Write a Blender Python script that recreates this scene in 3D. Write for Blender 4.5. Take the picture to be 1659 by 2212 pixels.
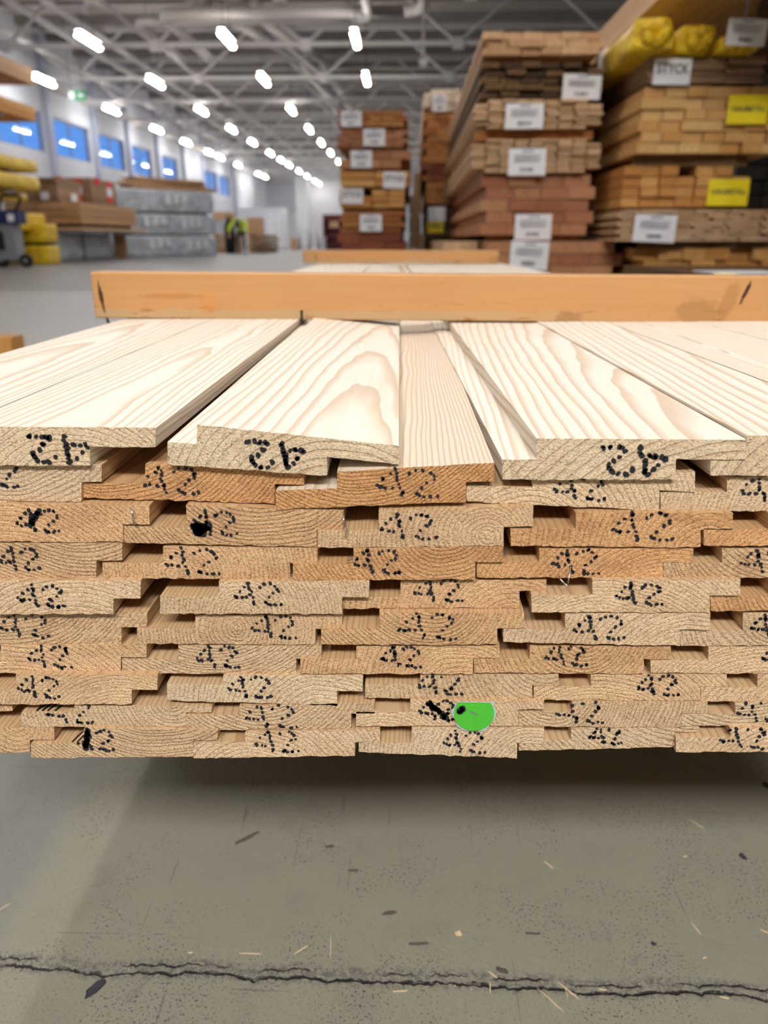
import bpy, bmesh, math, random
from mathutils import Vector, noise as mnoise

random.seed(7)
scene = bpy.context.scene
for o in list(bpy.data.objects):
    bpy.data.objects.remove(o, do_unlink=True)
C = scene.collection

# ---------------------------------------------------------------- camera
F = 1661.0                       # focal length in pixels of the 1659x2212 frame
H = 0.62                         # eye height
TH = math.atan(588 / F)          # pitch down
PS = math.atan(55.5 / F * math.cos(TH))
cam_d = bpy.data.cameras.new('camera')
cam = bpy.data.objects.new('camera', cam_d)
C.objects.link(cam)
cam.location = (0, 0, H)
cam.rotation_euler = (math.pi / 2 - TH, 0, PS)
cam_d.sensor_fit = 'VERTICAL'
cam_d.sensor_height = 36.0
cam_d.sensor_width = 27.0
cam_d.lens = F / 2212 * 36.0
cam_d.clip_start = 0.02
cam_d.clip_end = 300
cam_d.dof.use_dof = True
cam_d.dof.focus_distance = 0.49
cam_d.dof.aperture_fstop = cam_d.lens / 3.6      # 3.6 mm wide opening
scene.camera = cam

# ---------------------------------------------------------------- world: blue evening sky seen through the windows
w = bpy.data.worlds.new('world')
scene.world = w
w.use_nodes = True
bg = w.node_tree.nodes['Background']
bg.inputs[0].default_value = (0.13, 0.37, 0.95, 1)
bg.inputs[1].default_value = 1.0

scene.view_settings.view_transform = 'Standard'
scene.view_settings.look = 'None'
scene.view_settings.gamma = 1.0
scene.view_settings.use_curve_mapping = False
scene.view_settings.exposure = 0.0

LAMP_STRENGTH = 64.0

# ---------------------------------------------------------------- helpers
c_, s_ = math.cos, math.sin
RI = Vector((c_(PS), s_(PS), 0))
FW = Vector((-s_(PS) * c_(TH), c_(PS) * c_(TH), -s_(TH)))
UP = Vector((-s_(PS) * s_(TH), c_(PS) * s_(TH), c_(TH)))

def ray(x, y):
    return RI * ((x - 829.5) / F) + UP * ((1106 - y) / F) + FW
def onY(x, y, Y):
    d = ray(x, y); t = Y / d.y
    return Vector((d.x * t, Y, H + d.z * t))
def onZ(x, y, Z):
    d = ray(x, y); t = (Z - H) / d.z
    return Vector((d.x * t, d.y * t, Z))
def onX(x, y, X):
    d = ray(x, y); t = X / d.x
    return Vector((X, d.y * t, H + d.z * t))

def lin(r, g, b):
    f = lambda v: (v / 255 / 12.92) if v / 255 <= .04045 else ((v / 255 + .055) / 1.055) ** 2.4
    return (f(r), f(g), f(b), 1.0)

class MB:
    """collects shapes, build() links them as one mesh object"""
    def __init__(s): s.v = []; s.f = []; s.m = []
    def quad(s, pts, m=0):
        n = len(s.v); s.v += [tuple(p) for p in pts]; s.f.append(tuple(range(n, n + len(pts)))); s.m.append(m)
    def box(s, x0, x1, y0, y1, z0, z1, m=0, rot=0, piv=None):
        n = len(s.v)
        P = [(x, y, z) for z in (z0, z1) for y in (y0, y1) for x in (x0, x1)]
        if rot:
            px, py = piv or ((x0 + x1) / 2, (y0 + y1) / 2)
            P = [(px + (x - px) * c_(rot) - (y - py) * s_(rot), py + (x - px) * s_(rot) + (y - py) * c_(rot), z) for x, y, z in P]
        s.v += P
        for q in ((0, 2, 3, 1), (4, 5, 7, 6), (0, 1, 5, 4), (2, 6, 7, 3), (0, 4, 6, 2), (1, 3, 7, 5)):
            s.f.append(tuple(n + i for i in q)); s.m.append(m)
        return s
    def bar(s, a, b, r, m=0, seg=4, up=None):
        a, b = Vector(a), Vector(b)
        d = (b - a).normalized()
        u = d.orthogonal().normalized() if up is None else d.cross(Vector(up)).normalized()
        v = d.cross(u)
        n = len(s.v)
        for p in (a, b):
            for k in range(seg):
                t = 2 * math.pi * (k + .5) / seg
                s.v.append(tuple(p + (u * c_(t) + v * s_(t)) * r))
        for k in range(seg):
            k2 = (k + 1) % seg
            s.f.append((n + k, n + k2, n + seg + k2, n + seg + k)); s.m.append(m)
        s.f.append(tuple(n + k for k in reversed(range(seg)))); s.m.append(m)
        s.f.append(tuple(n + seg + k for k in range(seg))); s.m.append(m)
        return s
    def tube(s, pts, r, seg=10, m=0):
        pts = [Vector(p) for p in pts]
        n0 = len(s.v)
        prev = None
        for i, p in enumerate(pts):
            d = (pts[min(i + 1, len(pts) - 1)] - pts[max(i - 1, 0)]).normalized()
            u = d.orthogonal().normalized() if prev is None else (prev - d * prev.dot(d)).normalized()
            prev = u; v = d.cross(u)
            rr = r[i] if isinstance(r, (list, tuple)) else r
            for k in range(seg):
                t = 2 * math.pi * k / seg
                s.v.append(tuple(p + (u * c_(t) + v * s_(t)) * rr))
        for i in range(len(pts) - 1):
            for k in range(seg):
                k2 = (k + 1) % seg; a = n0 + i * seg
                s.f.append((a + k, a + k2, a + seg + k2, a + seg + k)); s.m.append(m)
        s.f.append(tuple(n0 + k for k in reversed(range(seg)))); s.m.append(m)
        a = n0 + (len(pts) - 1) * seg
        s.f.append(tuple(a + k for k in range(seg))); s.m.append(m)
        return s
    def mesh(s, name, mats):
        me = bpy.data.meshes.new(name)
        me.from_pydata(s.v, [], s.f)
        mats = mats if isinstance(mats, (list, tuple)) else [mats]
        for m in mats: me.materials.append(m)
        for p, i in zip(me.polygons, s.m): p.material_index = i
        bm = bmesh.new(); bm.from_mesh(me)
        bmesh.ops.recalc_face_normals(bm, faces=bm.faces)
        bm.to_mesh(me); bm.free()
        me.update()
        return me
    def build(s, name, mats, parent=None, smooth=False, loc=None):
        me = s.mesh(name, mats)
        if smooth:
            for p in me.polygons: p.use_smooth = True
        o = bpy.data.objects.new(name, me); C.objects.link(o)
        if parent: o.parent = parent
        if loc is not None: o.location = loc
        return o

def obj(name, me, parent=None, loc=None):
    o = bpy.data.objects.new(name, me); C.objects.link(o)
    if parent: o.parent = parent
    if loc is not None: o.location = loc
    return o
def tag(o, label=None, cat=None, group=None, kind=None):
    if label: o['label'] = label
    if cat: o['category'] = cat
    if group: o['group'] = group
    if kind: o['kind'] = kind
    return o
def empty(name, loc=(0, 0, 0), rz=0):
    o = bpy.data.objects.new(name, None); C.objects.link(o)
    o.location = loc; o.rotation_euler = (0, 0, rz); o.empty_display_size = .1
    return o
ORD = ['first', 'second', 'third', 'fourth', 'fifth', 'sixth', 'seventh', 'eighth', 'ninth', 'tenth', 'eleventh', 'twelfth', 'thirteenth', 'fourteenth']

# ---------------------------------------------------------------- node helpers
class N:
    def __init__(s, name):
        s.mat = bpy.data.materials.new(name); s.mat.use_nodes = True
        s.t = s.mat.node_tree; s.bsdf = s.t.nodes['Principled BSDF']; s.out = s.t.nodes['Material Output']
    def new(s, typ, **kw):
        n = s.t.nodes.new(typ)
        for k, v in kw.items(): setattr(n, k, v)
        return n
    def put(s, sock, v):
        if hasattr(v, 'is_output') or isinstance(v, bpy.types.NodeSocket): s.t.links.new(v, sock)
        else: sock.default_value = v
    def math(s, op, a, b=None, c=None, clamp=False):
        n = s.new('ShaderNodeMath', operation=op, use_clamp=clamp)
        s.put(n.inputs[0], a)
        if b is not None: s.put(n.inputs[1], b)
        if c is not None: s.put(n.inputs[2], c)
        return n.outputs[0]
    def vmath(s, op, a, b):
        n = s.new('ShaderNodeVectorMath', operation=op)
        s.put(n.inputs[0], a); s.put(n.inputs[1], b)
        return n.outputs[0]
    def mix(s, fac, a, b):
        n = s.new('ShaderNodeMix', data_type='RGBA')
        s.put(n.inputs[0], fac); s.put(n.inputs[6], a); s.put(n.inputs[7], b)
        return n.outputs[2]
    def mixmul(s, fac, a, b):
        n = s.new('ShaderNodeMix', data_type='RGBA', blend_type='MULTIPLY')
        s.put(n.inputs[0], fac); s.put(n.inputs[6], a); s.put(n.inputs[7], b)
        return n.outputs[2]
    def noise(s, vec, scale, detail=2, rough=.5, dist=0.0, w=None):
        n = s.new('ShaderNodeTexNoise')
        if w is not None:
            n.noise_dimensions = '4D'; s.put(n.inputs['W'], w)
        if vec is not None: s.t.links.new(vec, n.inputs['Vector'])
        n.inputs['Scale'].default_value = scale; n.inputs['Detail'].default_value = detail
        n.inputs['Roughness'].default_value = rough; n.inputs['Distortion'].default_value = dist
        return n.outputs['Fac']
    def voro(s, vec, scale, feature='F1', out='Distance'):
        n = s.new('ShaderNodeTexVoronoi', feature=feature)
        if vec is not None: s.t.links.new(vec, n.inputs['Vector'])
        n.inputs['Scale'].default_value = scale
        return n.outputs[out]
    def ramp(s, fac, stops, interp='LINEAR'):
        n = s.new('ShaderNodeValToRGB'); s.put(n.inputs[0], fac)
        n.color_ramp.interpolation = interp
        e = n.color_ramp.elements
        while len(e) < len(stops): e.new(.5)
        for i, (p, col) in enumerate(stops):
            e[i].position = p; e[i].color = col if len(col) == 4 else (*col, 1)
        return n.outputs[0]
    def step(s, v, lo, hi):
        n = s.new('ShaderNodeMapRange', interpolation_type='SMOOTHSTEP')
        s.put(n.inputs[0], v); n.inputs[1].default_value = lo; n.inputs[2].default_value = hi
        return n.outputs[0]
    def coords(s, kind='Object'):
        return s.new('ShaderNodeTexCoord').outputs[kind]
    def scale(s, vec, sc, off=None):
        n = s.new('ShaderNodeMapping'); s.t.links.new(vec, n.inputs[0])
        n.inputs['Scale'].default_value = sc
        if off is not None: s.put(n.inputs['Location'], off)
        return n.outputs[0]
    def attr(s, name):
        n = s.new('ShaderNodeAttribute'); n.attribute_type = 'OBJECT'; n.attribute_name = name
        return n.outputs['Fac']
    def sep(s, vec):
        n = s.new('ShaderNodeSeparateXYZ'); s.t.links.new(vec, n.inputs[0]); return n.outputs
    def comb(s, x, y, z):
        n = s.new('ShaderNodeCombineXYZ')
        for i, v in enumerate((x, y, z)): s.put(n.inputs[i], v)
        return n.outputs[0]
    def bump(s, h, dist, strength=1.0, normal=None):
        n = s.new('ShaderNodeBump'); s.put(n.inputs['Height'], h)
        n.inputs['Distance'].default_value = dist; n.inputs['Strength'].default_value = strength
        if normal is not None: s.t.links.new(normal, n.inputs['Normal'])
        return n.outputs[0]
    def done(s, col=None, rough=.6, normal=None, spec=.5, metal=None):
        b = s.bsdf
        if col is not None: s.put(b.inputs['Base Color'], col)
        s.put(b.inputs['Roughness'], rough)
        b.inputs['Specular IOR Level'].default_value = spec
        if metal is not None: b.inputs['Metallic'].default_value = metal
        if normal is not None: s.t.links.new(normal, b.inputs['Normal'])
        return s.mat

def plain(name, rgb, rough=.6, metal=None, var=.12, vscale=6.0, bump=0.0, spec=.4):
    n = N(name); co = n.coords()
    f = n.noise(co, vscale, 4, .6)
    col = n.mix(f, tuple(v * (1 - var) for v in rgb[:3]) + (1,), tuple(min(1, v * (1 + var)) for v in rgb[:3]) + (1,))
    nr = n.bump(n.noise(co, vscale * 8, 3), bump) if bump else None
    return n.done(col, rough, nr, spec, metal)

# ---------------------------------------------------------------- timber of the near stack: growth rings as one solid texture
def ring_fields(n):
    co = n.coords()
    w_ = n.attr('seed')
    st = n.scale(co, (9, 1.1, 9))
    wx = n.math('MULTIPLY', n.math('SUBTRACT', n.noise(st, 1.0, 2, .5, 0, w_), .5), .034)
    st2 = n.scale(co, (30, 7, 30))
    wz = n.math('MULTIPLY', n.math('SUBTRACT', n.noise(st2, 1.0, 2, .5, 0, w_), .5), .006)
    x, y, z = n.sep(co)
    tilt = n.math('MULTIPLY', y, n.attr('tilt'))
    dx = n.math('ADD', n.math('SUBTRACT', x, n.attr('ring_x')), wx)
    dz = n.math('ADD', n.math('ADD', n.math('SUBTRACT', z, n.attr('ring_z')), tilt), wz)
    r = n.math('SQRT', n.math('ADD', n.math('MULTIPLY', dx, dx), n.math('MULTIPLY', dz, dz)))
    r = n.math('ADD', r, n.math('MULTIPLY', n.math('SUBTRACT', n.noise(n.comb(n.math('MULTIPLY', r, 1.0), w_, 0.0), 140, 1), .5), .0035))
    fr = n.math('FRACT', n.math('MULTIPLY', r, n.attr('rings')))
    late = n.math('MULTIPLY', n.step(fr, .45, .92), n.math('SUBTRACT', 1.0, n.step(fr, .94, 1.0)))
    return co, w_, late

def end_grain():
    n = N('pine_end_grain')
    co, w_, late = ring_fields(n)
    tone = n.attr('tone')
    early = n.mix(tone, lin(242, 220, 186), lin(232, 162, 86))
    latec = n.mix(tone, lin(190, 150, 112), lin(178, 108, 50))
    vis = n.math('ADD', .18, n.math('MULTIPLY', n.step(n.noise(n.scale(co, (40, 1, 60)), 1, 2, .5, 0, w_), .35, .65), .5))
    brk = n.step(n.noise(n.scale(co, (300, 1, 420)), 1, 2, .6, 0, w_), .36, .56)
    col = n.mix(n.math('MULTIPLY', n.math('MULTIPLY', late, brk), n.math('ADD', vis, .15)), early, latec)
    blot = n.step(n.noise(n.scale(co, (28, 28, 60)), 1, 3, .6, .5, w_), .42, .72)
    col = n.mix(n.math('MULTIPLY', blot, n.math('ADD', .16, n.math('MULTIPLY', tone, .40))), col, n.mix(tone, lin(176, 136, 98), lin(160, 88, 32)))
    # torn fibres left by the saw
    fx = n.scale(co, (760, 40, 1250))
    f1 = n.noise(fx, 1, 2, .6, .8, w_)
    f2 = n.noise(co, 2200, 2, .6)
    pits = n.step(f1, .50, .62)
    col = n.mix(n.math('MULTIPLY', pits, .62), col, n.mix(tone, lin(150, 112, 80), lin(142, 82, 36)))
    lights = n.math('MULTIPLY', n.step(f2, .52, .66), n.math('SUBTRACT', 1.0, pits))
    col = n.mix(n.math('MULTIPLY', lights, .55), col, lin(252, 234, 202))
    h = n.math('ADD', n.math('MULTIPLY', f1, -1.0), n.math('ADD', n.math('MULTIPLY', f2, .4), n.math('MULTIPLY', late, -.45)))
    return n.done(col, .75, n.bump(h, .0016, 1.0), .25)

def face_grain():
    n = N('pine_planed_face')
    co, w_, late = ring_fields(n)
    tone = n.attr('tone')
    streak = n.noise(n.scale(co, (70, 2.2, 70)), 1, 4, .6, 0, w_)
    unshaded = n.attr('unshaded')
    early = n.mix(unshaded, n.mix(tone, lin(202, 174, 138), lin(190, 148, 102)), lin(234, 226, 214))  # darker tan paints slot shade onto the lower boards
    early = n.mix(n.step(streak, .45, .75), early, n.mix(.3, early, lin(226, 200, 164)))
    col = n.mix(n.math('MULTIPLY', late, .6), early, n.mix(unshaded, lin(160, 118, 76), lin(192, 160, 124)))
    fib = n.noise(n.scale(co, (900, 30, 900)), 1, 2, .6, 0, w_)
    col = n.mix(n.math('MULTIPLY', n.step(fib, .55, .8), .22), col, lin(214, 184, 144))
    kn = n.voro(n.scale(co, (11, 3.2, 11)), 1.0)
    col = n.mix(n.math('MULTIPLY', n.math('SUBTRACT', 1.0, n.step(kn, .02, .075)), .55), col, lin(176, 120, 70))
    h = n.math('ADD', fib, n.math('MULTIPLY', late, .8))
    return n.done(col, .55, n.bump(h, .00025, .6), .3)

M = {}
M['end'] = end_grain()
M['face'] = face_grain()
def ink():
    n = N('black_ink')
    return n.done((.012, .013, .018, 1), .45, n.bump(n.noise(n.coords(), 900, 2), .0003), .4)
M['ink'] = ink()

def beam_wood():
    n = N('varnished_pine_beam'); co = n.coords()
    st = n.noise(n.scale(co, (2.2, 60, 60)), 1, 5, .6, 1.2)
    col = n.mix(st, lin(180, 130, 80), lin(198, 150, 98))
    x, y, z = n.sep(co)
    # grey weathered strip along the lower edge
    edge = n.math('SUBTRACT', z, n.math('MULTIPLY', n.noise(n.scale(co, (16, 1, 1)), 1, 3), .014))
    left = n.math('SUBTRACT', 1.0, n.step(x, .05, .35))
    low = n.math('MULTIPLY', n.math('SUBTRACT', 1.0, n.step(edge, .003, .0065)), left)
    col = n.mix(n.math('MULTIPLY', low, .75), col, lin(176, 150, 112))
    brk = n.math('MULTIPLY', n.step(n.noise(n.scale(co, (22, 20, 130)), 1, 3, .6, .5), .60, .72), n.math('SUBTRACT', 1.0, n.step(z, .010, .034)))
    col = n.mix(n.math('MULTIPLY', brk, .8), col, lin(150, 92, 40))
    # dark stain blotches near the right end, resin streaks
    def blob(cx, cz, rx, rz, k, colr, tiltk=0.0, sh=.55):
        nonlocal col
        dx = n.math('DIVIDE', n.math('SUBTRACT', n.math('SUBTRACT', x, cx), n.math('MULTIPLY', n.math('SUBTRACT', z, cz), tiltk)), rx)
        dz = n.math('DIVIDE', n.math('SUBTRACT', z, cz), rz)
        d = n.math('SQRT', n.math('ADD', n.math('MULTIPLY', dx, dx), n.math('MULTIPLY', dz, dz)))
        d = n.math('ADD', d, n.math('MULTIPLY', n.math('SUBTRACT', n.noise(co, 90, 4, .7), .5), 1.4))
        m = n.math('SUBTRACT', 1.0, n.step(d, sh, 1.0))
        col = n.mix(n.math('MULTIPLY', m, k), col, colr)
    blob(-.391, .026, .0032, .024, .95, lin(52, 30, 18), -.10)
    blob(.416, .038, .0035, .018, .97, lin(40, 24, 16), .32)
    blob(.36, .012, .034, .022, .5, lin(140, 104, 60))
    blob(.395, .024, .012, .034, .5, lin(150, 110, 60), .3)
    blob(.20, .004, .02, .012, .6, lin(140, 104, 64))
    blob(-.30, .028, .05, .004, .5, lin(170, 108, 50))
    blob(-.255, .020, .013, .018, .45, lin(196, 130, 66))
    blob(.03, .045, .03, .0016, .5, lin(190, 126, 62))
    return n.done(col, .5, n.bump(st, .0006, .4), .35)
M['beam'] = beam_wood()

def stack_wood(name, a, b, dark=.35):
    n = N(name); co = n.coords()
    rnd = n.new('ShaderNodeObjectInfo').outputs['Random']
    col = n.mix(rnd, a, b)
    off = n.comb(n.math('MULTIPLY', rnd, 37.0), n.math('MULTIPLY', rnd, 11.0), 0.0)
    g = n.noise(n.vmath('ADD', n.scale(co, (26, 1.6, 26)), off), 1, 4, .6, .8)
    col = n.mix(n.math('MULTIPLY', n.step(g, .42, .78), dark), col, tuple(v * .55 for v in b[:3]) + (1,))
    return n.done(col, .65, n.bump(g, .002, .4), .3)
M['tan'] = stack_wood('pale_sawn_timber', lin(214, 176, 136), lin(186, 142, 100))
M['light'] = stack_wood('light_panel_timber', lin(224, 190, 152), lin(196, 156, 116))
M['orange'] = stack_wood('honey_pine_timber', lin(222, 172, 104), lin(192, 130, 66))
M['honey'] = stack_wood('pale_honey_timber', lin(226, 186, 126), lin(204, 150, 86), .25)
M['red'] = stack_wood('reddish_timber', lin(196, 144, 104), lin(158, 96, 66))
M['rust'] = stack_wood('rust_brown_timber', lin(196, 138, 80), lin(160, 96, 48))
M['brick'] = stack_wood('dark_red_timber', lin(160, 92, 60), lin(126, 64, 42))
M['dark'] = stack_wood('weathered_dark_timber', lin(126, 94, 58), lin(70, 50, 32), .6)
M['black_wood'] = stack_wood('dark_gap_timber', lin(52, 46, 40), lin(30, 27, 24), .3)
M['white_wood'] = stack_wood('white_planed_timber', lin(240, 228, 208), lin(222, 204, 178), .2)
M['grey_brown'] = stack_wood('grey_brown_timber', lin(178, 146, 116), lin(140, 110, 86))

M['paper'] = plain('white_paper', lin(238, 238, 244), .6, var=.03)
M['print'] = plain('grey_print', lin(70, 70, 76), .6, var=.05)
M['print_light'] = plain('light_grey_print', lin(150, 150, 158), .6, var=.05)
M['yellow_paper'] = plain('yellow_paper', lin(246, 222, 24), .6, var=.04)
M['red_paper'] = plain('red_paper', lin(226, 50, 44), .6, var=.04)
M['metal_grey'] = plain('grey_painted_steel', lin(150, 152, 158), .45, .3)
M['dark_metal'] = plain('dark_steel', lin(60, 60, 62), .4, .7)
M['staple'] = plain('bright_steel_wire', lin(200, 200, 205), .25, 1.0)
M['black'] = plain('black_rubber', lin(28, 28, 30), .7)
M['navy'] = plain('navy_plastic', lin(38, 46, 92), .4)
M['lamp_body'] = plain('white_enamel', lin(220, 220, 222), .4)
M['roof_steel'] = plain('roof_steel_paint', lin(214, 210, 208), .55, var=.1, vscale=2)
M['roof_dark'] = plain('roof_purlin_paint', lin(150, 144, 140), .6, var=.15, vscale=2)
M['duct'] = plain('pale_duct_paint', lin(206, 198, 194), .5, var=.06, vscale=1)
M['wall'] = plain('white_wall_paint', lin(236, 236, 240), .7, var=.05, vscale=.6)
M['wall_panel'] = plain('cool_grey_wall_panel', lin(206, 208, 216), .6, var=.05, vscale=.6)
M['dark_wall'] = plain('dark_brown_wall_low_bounce', lin(74, 66, 58), .8, var=.1, vscale=1)
M['pillar'] = plain('blue_grey_pillar_paint', lin(176, 182, 202), .5, var=.06, vscale=1)
M['maroon'] = plain('maroon_paint', lin(104, 44, 50), .6)
M['cardboard'] = plain('cardboard', lin(196, 158, 120), .8, var=.08)
M['green_sign'] = plain('green_sign_plastic', lin(40, 150, 100), .5)

def deck():
    n = N('corrugated_roof_deck'); co = n.coords()
    x, y, z = n.sep(co)
    wv = n.math('SINE', n.math('MULTIPLY', y, 24.0))
    f = n.noise(co, .5, 3)
    col = n.mix(f, lin(190, 182, 174), lin(220, 210, 200))
    return n.done(col, .7, n.bump(wv, .04, .8), .3)
M['deck'] = deck()

def wrap(name, a, b, rough=.32, sc=3.0):
    n = N(name); co = n.coords()
    f = n.noise(co, sc, 5, .62, .8)
    col = n.mix(n.step(f, .3, .7), a, b)
    return n.done(col, rough, n.bump(n.noise(co, sc * 2.2, 4, .6, 1.2), .05, .7), .6)
M['grey_wrap'] = wrap('grey_plastic_wrap', lin(162, 170, 178), lin(210, 216, 224))
M['yellow_wrap'] = wrap('yellow_plastic_wrap', lin(216, 170, 8), lin(250, 214, 30), .35, 6)
M['wrap_print'] = plain('white_print_on_wrap', lin(226, 230, 236), .4, var=.05)

def floor_mat():
    n = N('worn_concrete_floor'); co = n.coords()
    x, y, z = n.sep(co)
    big = n.noise(co, 1.6, 4, .6)
    mid = n.noise(co, 14, 5, .65)
    col = n.mix(big, lin(130, 128, 113), lin(148, 146, 131))
    col = n.mix(n.math('MULTIPLY', n.step(mid, .5, .75), .25), col, lin(106, 100, 92))
    # scuffs and specks of dirt in patches
    patch = n.step(n.noise(co, 7.5, 4, .65), .46, .60)
    grit = n.step(n.noise(co, 380, 3, .7), .57, .63)
    col = n.mix(n.math('MULTIPLY', n.math('MULTIPLY', grit, n.math('ADD', .28, patch), clamp=True), .9), col, lin(58, 54, 58))
    smear = n.step(n.noise(co, 26, 5, .75, 1.0), .56, .70)
    col = n.mix(n.math('MULTIPLY', n.math('MULTIPLY', smear, patch), .35), col, lin(84, 80, 84))
    for (sx, sy, rot, th_) in ((150, 7, .5, .70), (6, 170, .25, .71), (160, 6, -.7, .71)):
        mp = n.new('ShaderNodeMapping'); n.t.links.new(co, mp.inputs[0]); mp.inputs['Rotation'].default_value = (0, 0, rot); mp.inputs['Scale'].default_value = (sx, sy, 1)
        scr = n.step(n.noise(mp.outputs[0], 1, 2, .6, .3), th_, th_ + .04)
        col = n.mix(n.math('MULTIPLY', scr, .45), col, lin(70, 66, 64))
    lightsp = n.step(n.noise(co, 520, 2, .6), .74, .79)
    col = n.mix(n.math('MULTIPLY', lightsp, .8), col, lin(205, 200, 186))
    # glossier lane to the left of the stack
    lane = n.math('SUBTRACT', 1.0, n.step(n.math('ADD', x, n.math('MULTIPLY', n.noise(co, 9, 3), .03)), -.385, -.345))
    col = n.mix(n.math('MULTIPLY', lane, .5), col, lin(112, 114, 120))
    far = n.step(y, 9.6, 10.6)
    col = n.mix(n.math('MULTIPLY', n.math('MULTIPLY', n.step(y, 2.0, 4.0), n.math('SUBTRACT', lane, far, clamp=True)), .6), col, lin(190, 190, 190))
    col = n.mix(n.math('MULTIPLY', far, .8), col, lin(124, 124, 126))
    # crack with crumbled edge running across
    wob = n.math('ADD', n.math('MULTIPLY', n.math('SUBTRACT', n.noise(n.comb(x, 0.0, 0.0), 9, 4, .7), .5), .035),
                 n.math('MULTIPLY', n.math('SUBTRACT', n.noise(n.comb(x, 2.0, 0.0), 60, 3, .7), .5), .010))
    d = n.math('ABSOLUTE', n.math('ADD', n.math('SUBTRACT', y, .503), n.math('ADD', wob, n.math('MULTIPLY', x, .012))))
    wd = n.math('MULTIPLY', n.step(n.noise(n.comb(x, 5.0, 0.0), 34, 3, .7), .30, .7), .0022)
    crack = n.math('SUBTRACT', 1.0, n.step(n.math('SUBTRACT', d, wd), -.0006, .0010))
    wob2 = n.math('MULTIPLY', n.math('SUBTRACT', n.noise(n.comb(x, 9.0, 0.0), 24, 4, .75), .5), .016)
    d2 = n.math('ABSOLUTE', n.math('ADD', n.math('ADD', n.math('SUBTRACT', y, .511), wob2), n.math('ADD', wob, n.math('MULTIPLY', x, .012))))
    crack2 = n.math('MULTIPLY', n.math('SUBTRACT', 1.0, n.step(d2, .0003, .0016)), n.step(n.noise(n.comb(x, 3.0, 0.0), 12, 2), .45, .55))
    band = n.math('MULTIPLY', n.math('SUBTRACT', 1.0, n.step(n.math('MINIMUM', d, d2), .001, .009)), n.step(n.noise(co, 170, 4, .75), .42, .60))
    col = n.mix(n.math('MULTIPLY', band, .7), col, lin(72, 70, 76))
    crack = n.math('MAXIMUM', crack, n.math('MULTIPLY', crack2, .8))
    col = n.mix(n.math('MULTIPLY', crack, n.math('ADD', .45, n.step(n.noise(co, 90, 3, .7), .4, .55)), clamp=True), col, lin(42, 40, 42))
    ch = n.math('MULTIPLY', n.step(n.noise(co, 420, 2, .6), .66, .74), n.math('SUBTRACT', 1.0, n.step(d, .003, .012)))
    col = n.mix(ch, col, lin(214, 212, 204))
    h = n.math('ADD', n.math('MULTIPLY', n.noise(co, 160, 4, .65), .5), n.math('MULTIPLY', crack, -2.0))
    h = n.math('SUBTRACT', h, n.math('MULTIPLY', grit, .15))
    rough = n.math('SUBTRACT', .62, n.math('MULTIPLY', lane, .22))
    return n.done(col, rough, n.bump(h, .0016, .8), .45)
M['floor'] = floor_mat()

def glass():
    n = N('window_glass')
    tr = n.new('ShaderNodeBsdfTransparent'); tr.inputs[0].default_value = (.93, .96, 1, 1)
    gl = n.new('ShaderNodeBsdfGlossy'); gl.inputs['Roughness'].default_value = .02
    fr = n.new('ShaderNodeFresnel'); fr.inputs[0].default_value = 1.5
    mx = n.new('ShaderNodeMixShader')
    n.t.links.new(fr.outputs[0], mx.inputs[0]); n.t.links.new(tr.outputs[0], mx.inputs[1]); n.t.links.new(gl.outputs[0], mx.inputs[2])
    n.t.links.new(mx.outputs[0], n.out.inputs[0])
    return n.mat
M['glass'] = glass()

def emit(name, rgb, k):
    n = N(name)
    n.bsdf.inputs['Base Color'].default_value = (.9, .9, .9, 1)
    n.bsdf.inputs['Emission Color'].default_value = (*rgb, 1)
    n.bsdf.inputs['Emission Strength'].default_value = k
    return n.mat
M['lamp'] = emit('lamp_diffuser', (1.0, .97, .93), LAMP_STRENGTH)
M['ceiling_fill'] = emit('added_ceiling_fill', (1.0, .97, .93), LAMP_STRENGTH * .22)

# ================================================================ the hall
XW, XE, YS, YN, ZC = -13.7, 22.0, -9.5, 81.0, 7.9

fl = MB(); fl.quad([(XW, YS, 0), (XE, YS, 0), (XE, YN, 0), (XW, YN, 0)])
tag(fl.build('floor', M['floor']), kind='structure')

def panel_with_holes(name, mat, u0, u1, v0, v1, holes, place, thick):
    """a slab in (u,v) with rectangular openings; place(u,v,w) gives the world point"""
    us = sorted({u0, u1, *[h[0] for h in holes], *[h[1] for h in holes]})
    vs = sorted({v0, v1, *[h[2] for h in holes], *[h[3] for h in holes]})
    b = MB()
    def hole(uc, vc): return any(h[0] < uc < h[1] and h[2] < vc < h[3] for h in holes)
    grid = {}
    for i in range(len(us) - 1):
        for j in range(len(vs) - 1):
            grid[i, j] = not hole((us[i] + us[i + 1]) / 2, (vs[j] + vs[j + 1]) / 2)
    for (i, j), on in grid.items():
        if not on: continue
        a, b2, c, d = us[i], us[i + 1], vs[j], vs[j + 1]
        for w_ in (0, thick):
            b.quad([place(a, c, w_), place(b2, c, w_), place(b2, d, w_), place(a, d, w_)])
        for (ni, nj, p, q) in ((i - 1, j, (a, c), (a, d)), (i + 1, j, (b2, c), (b2, d)), (i, j - 1, (a, c), (b2, c)), (i, j + 1, (a, d), (b2, d))):
            if not grid.get((ni, nj), False):
                b.quad([place(*p, 0), place(*q, 0), place(*q, thick), place(*p, thick)])
    return b.build(name, mat)

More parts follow.
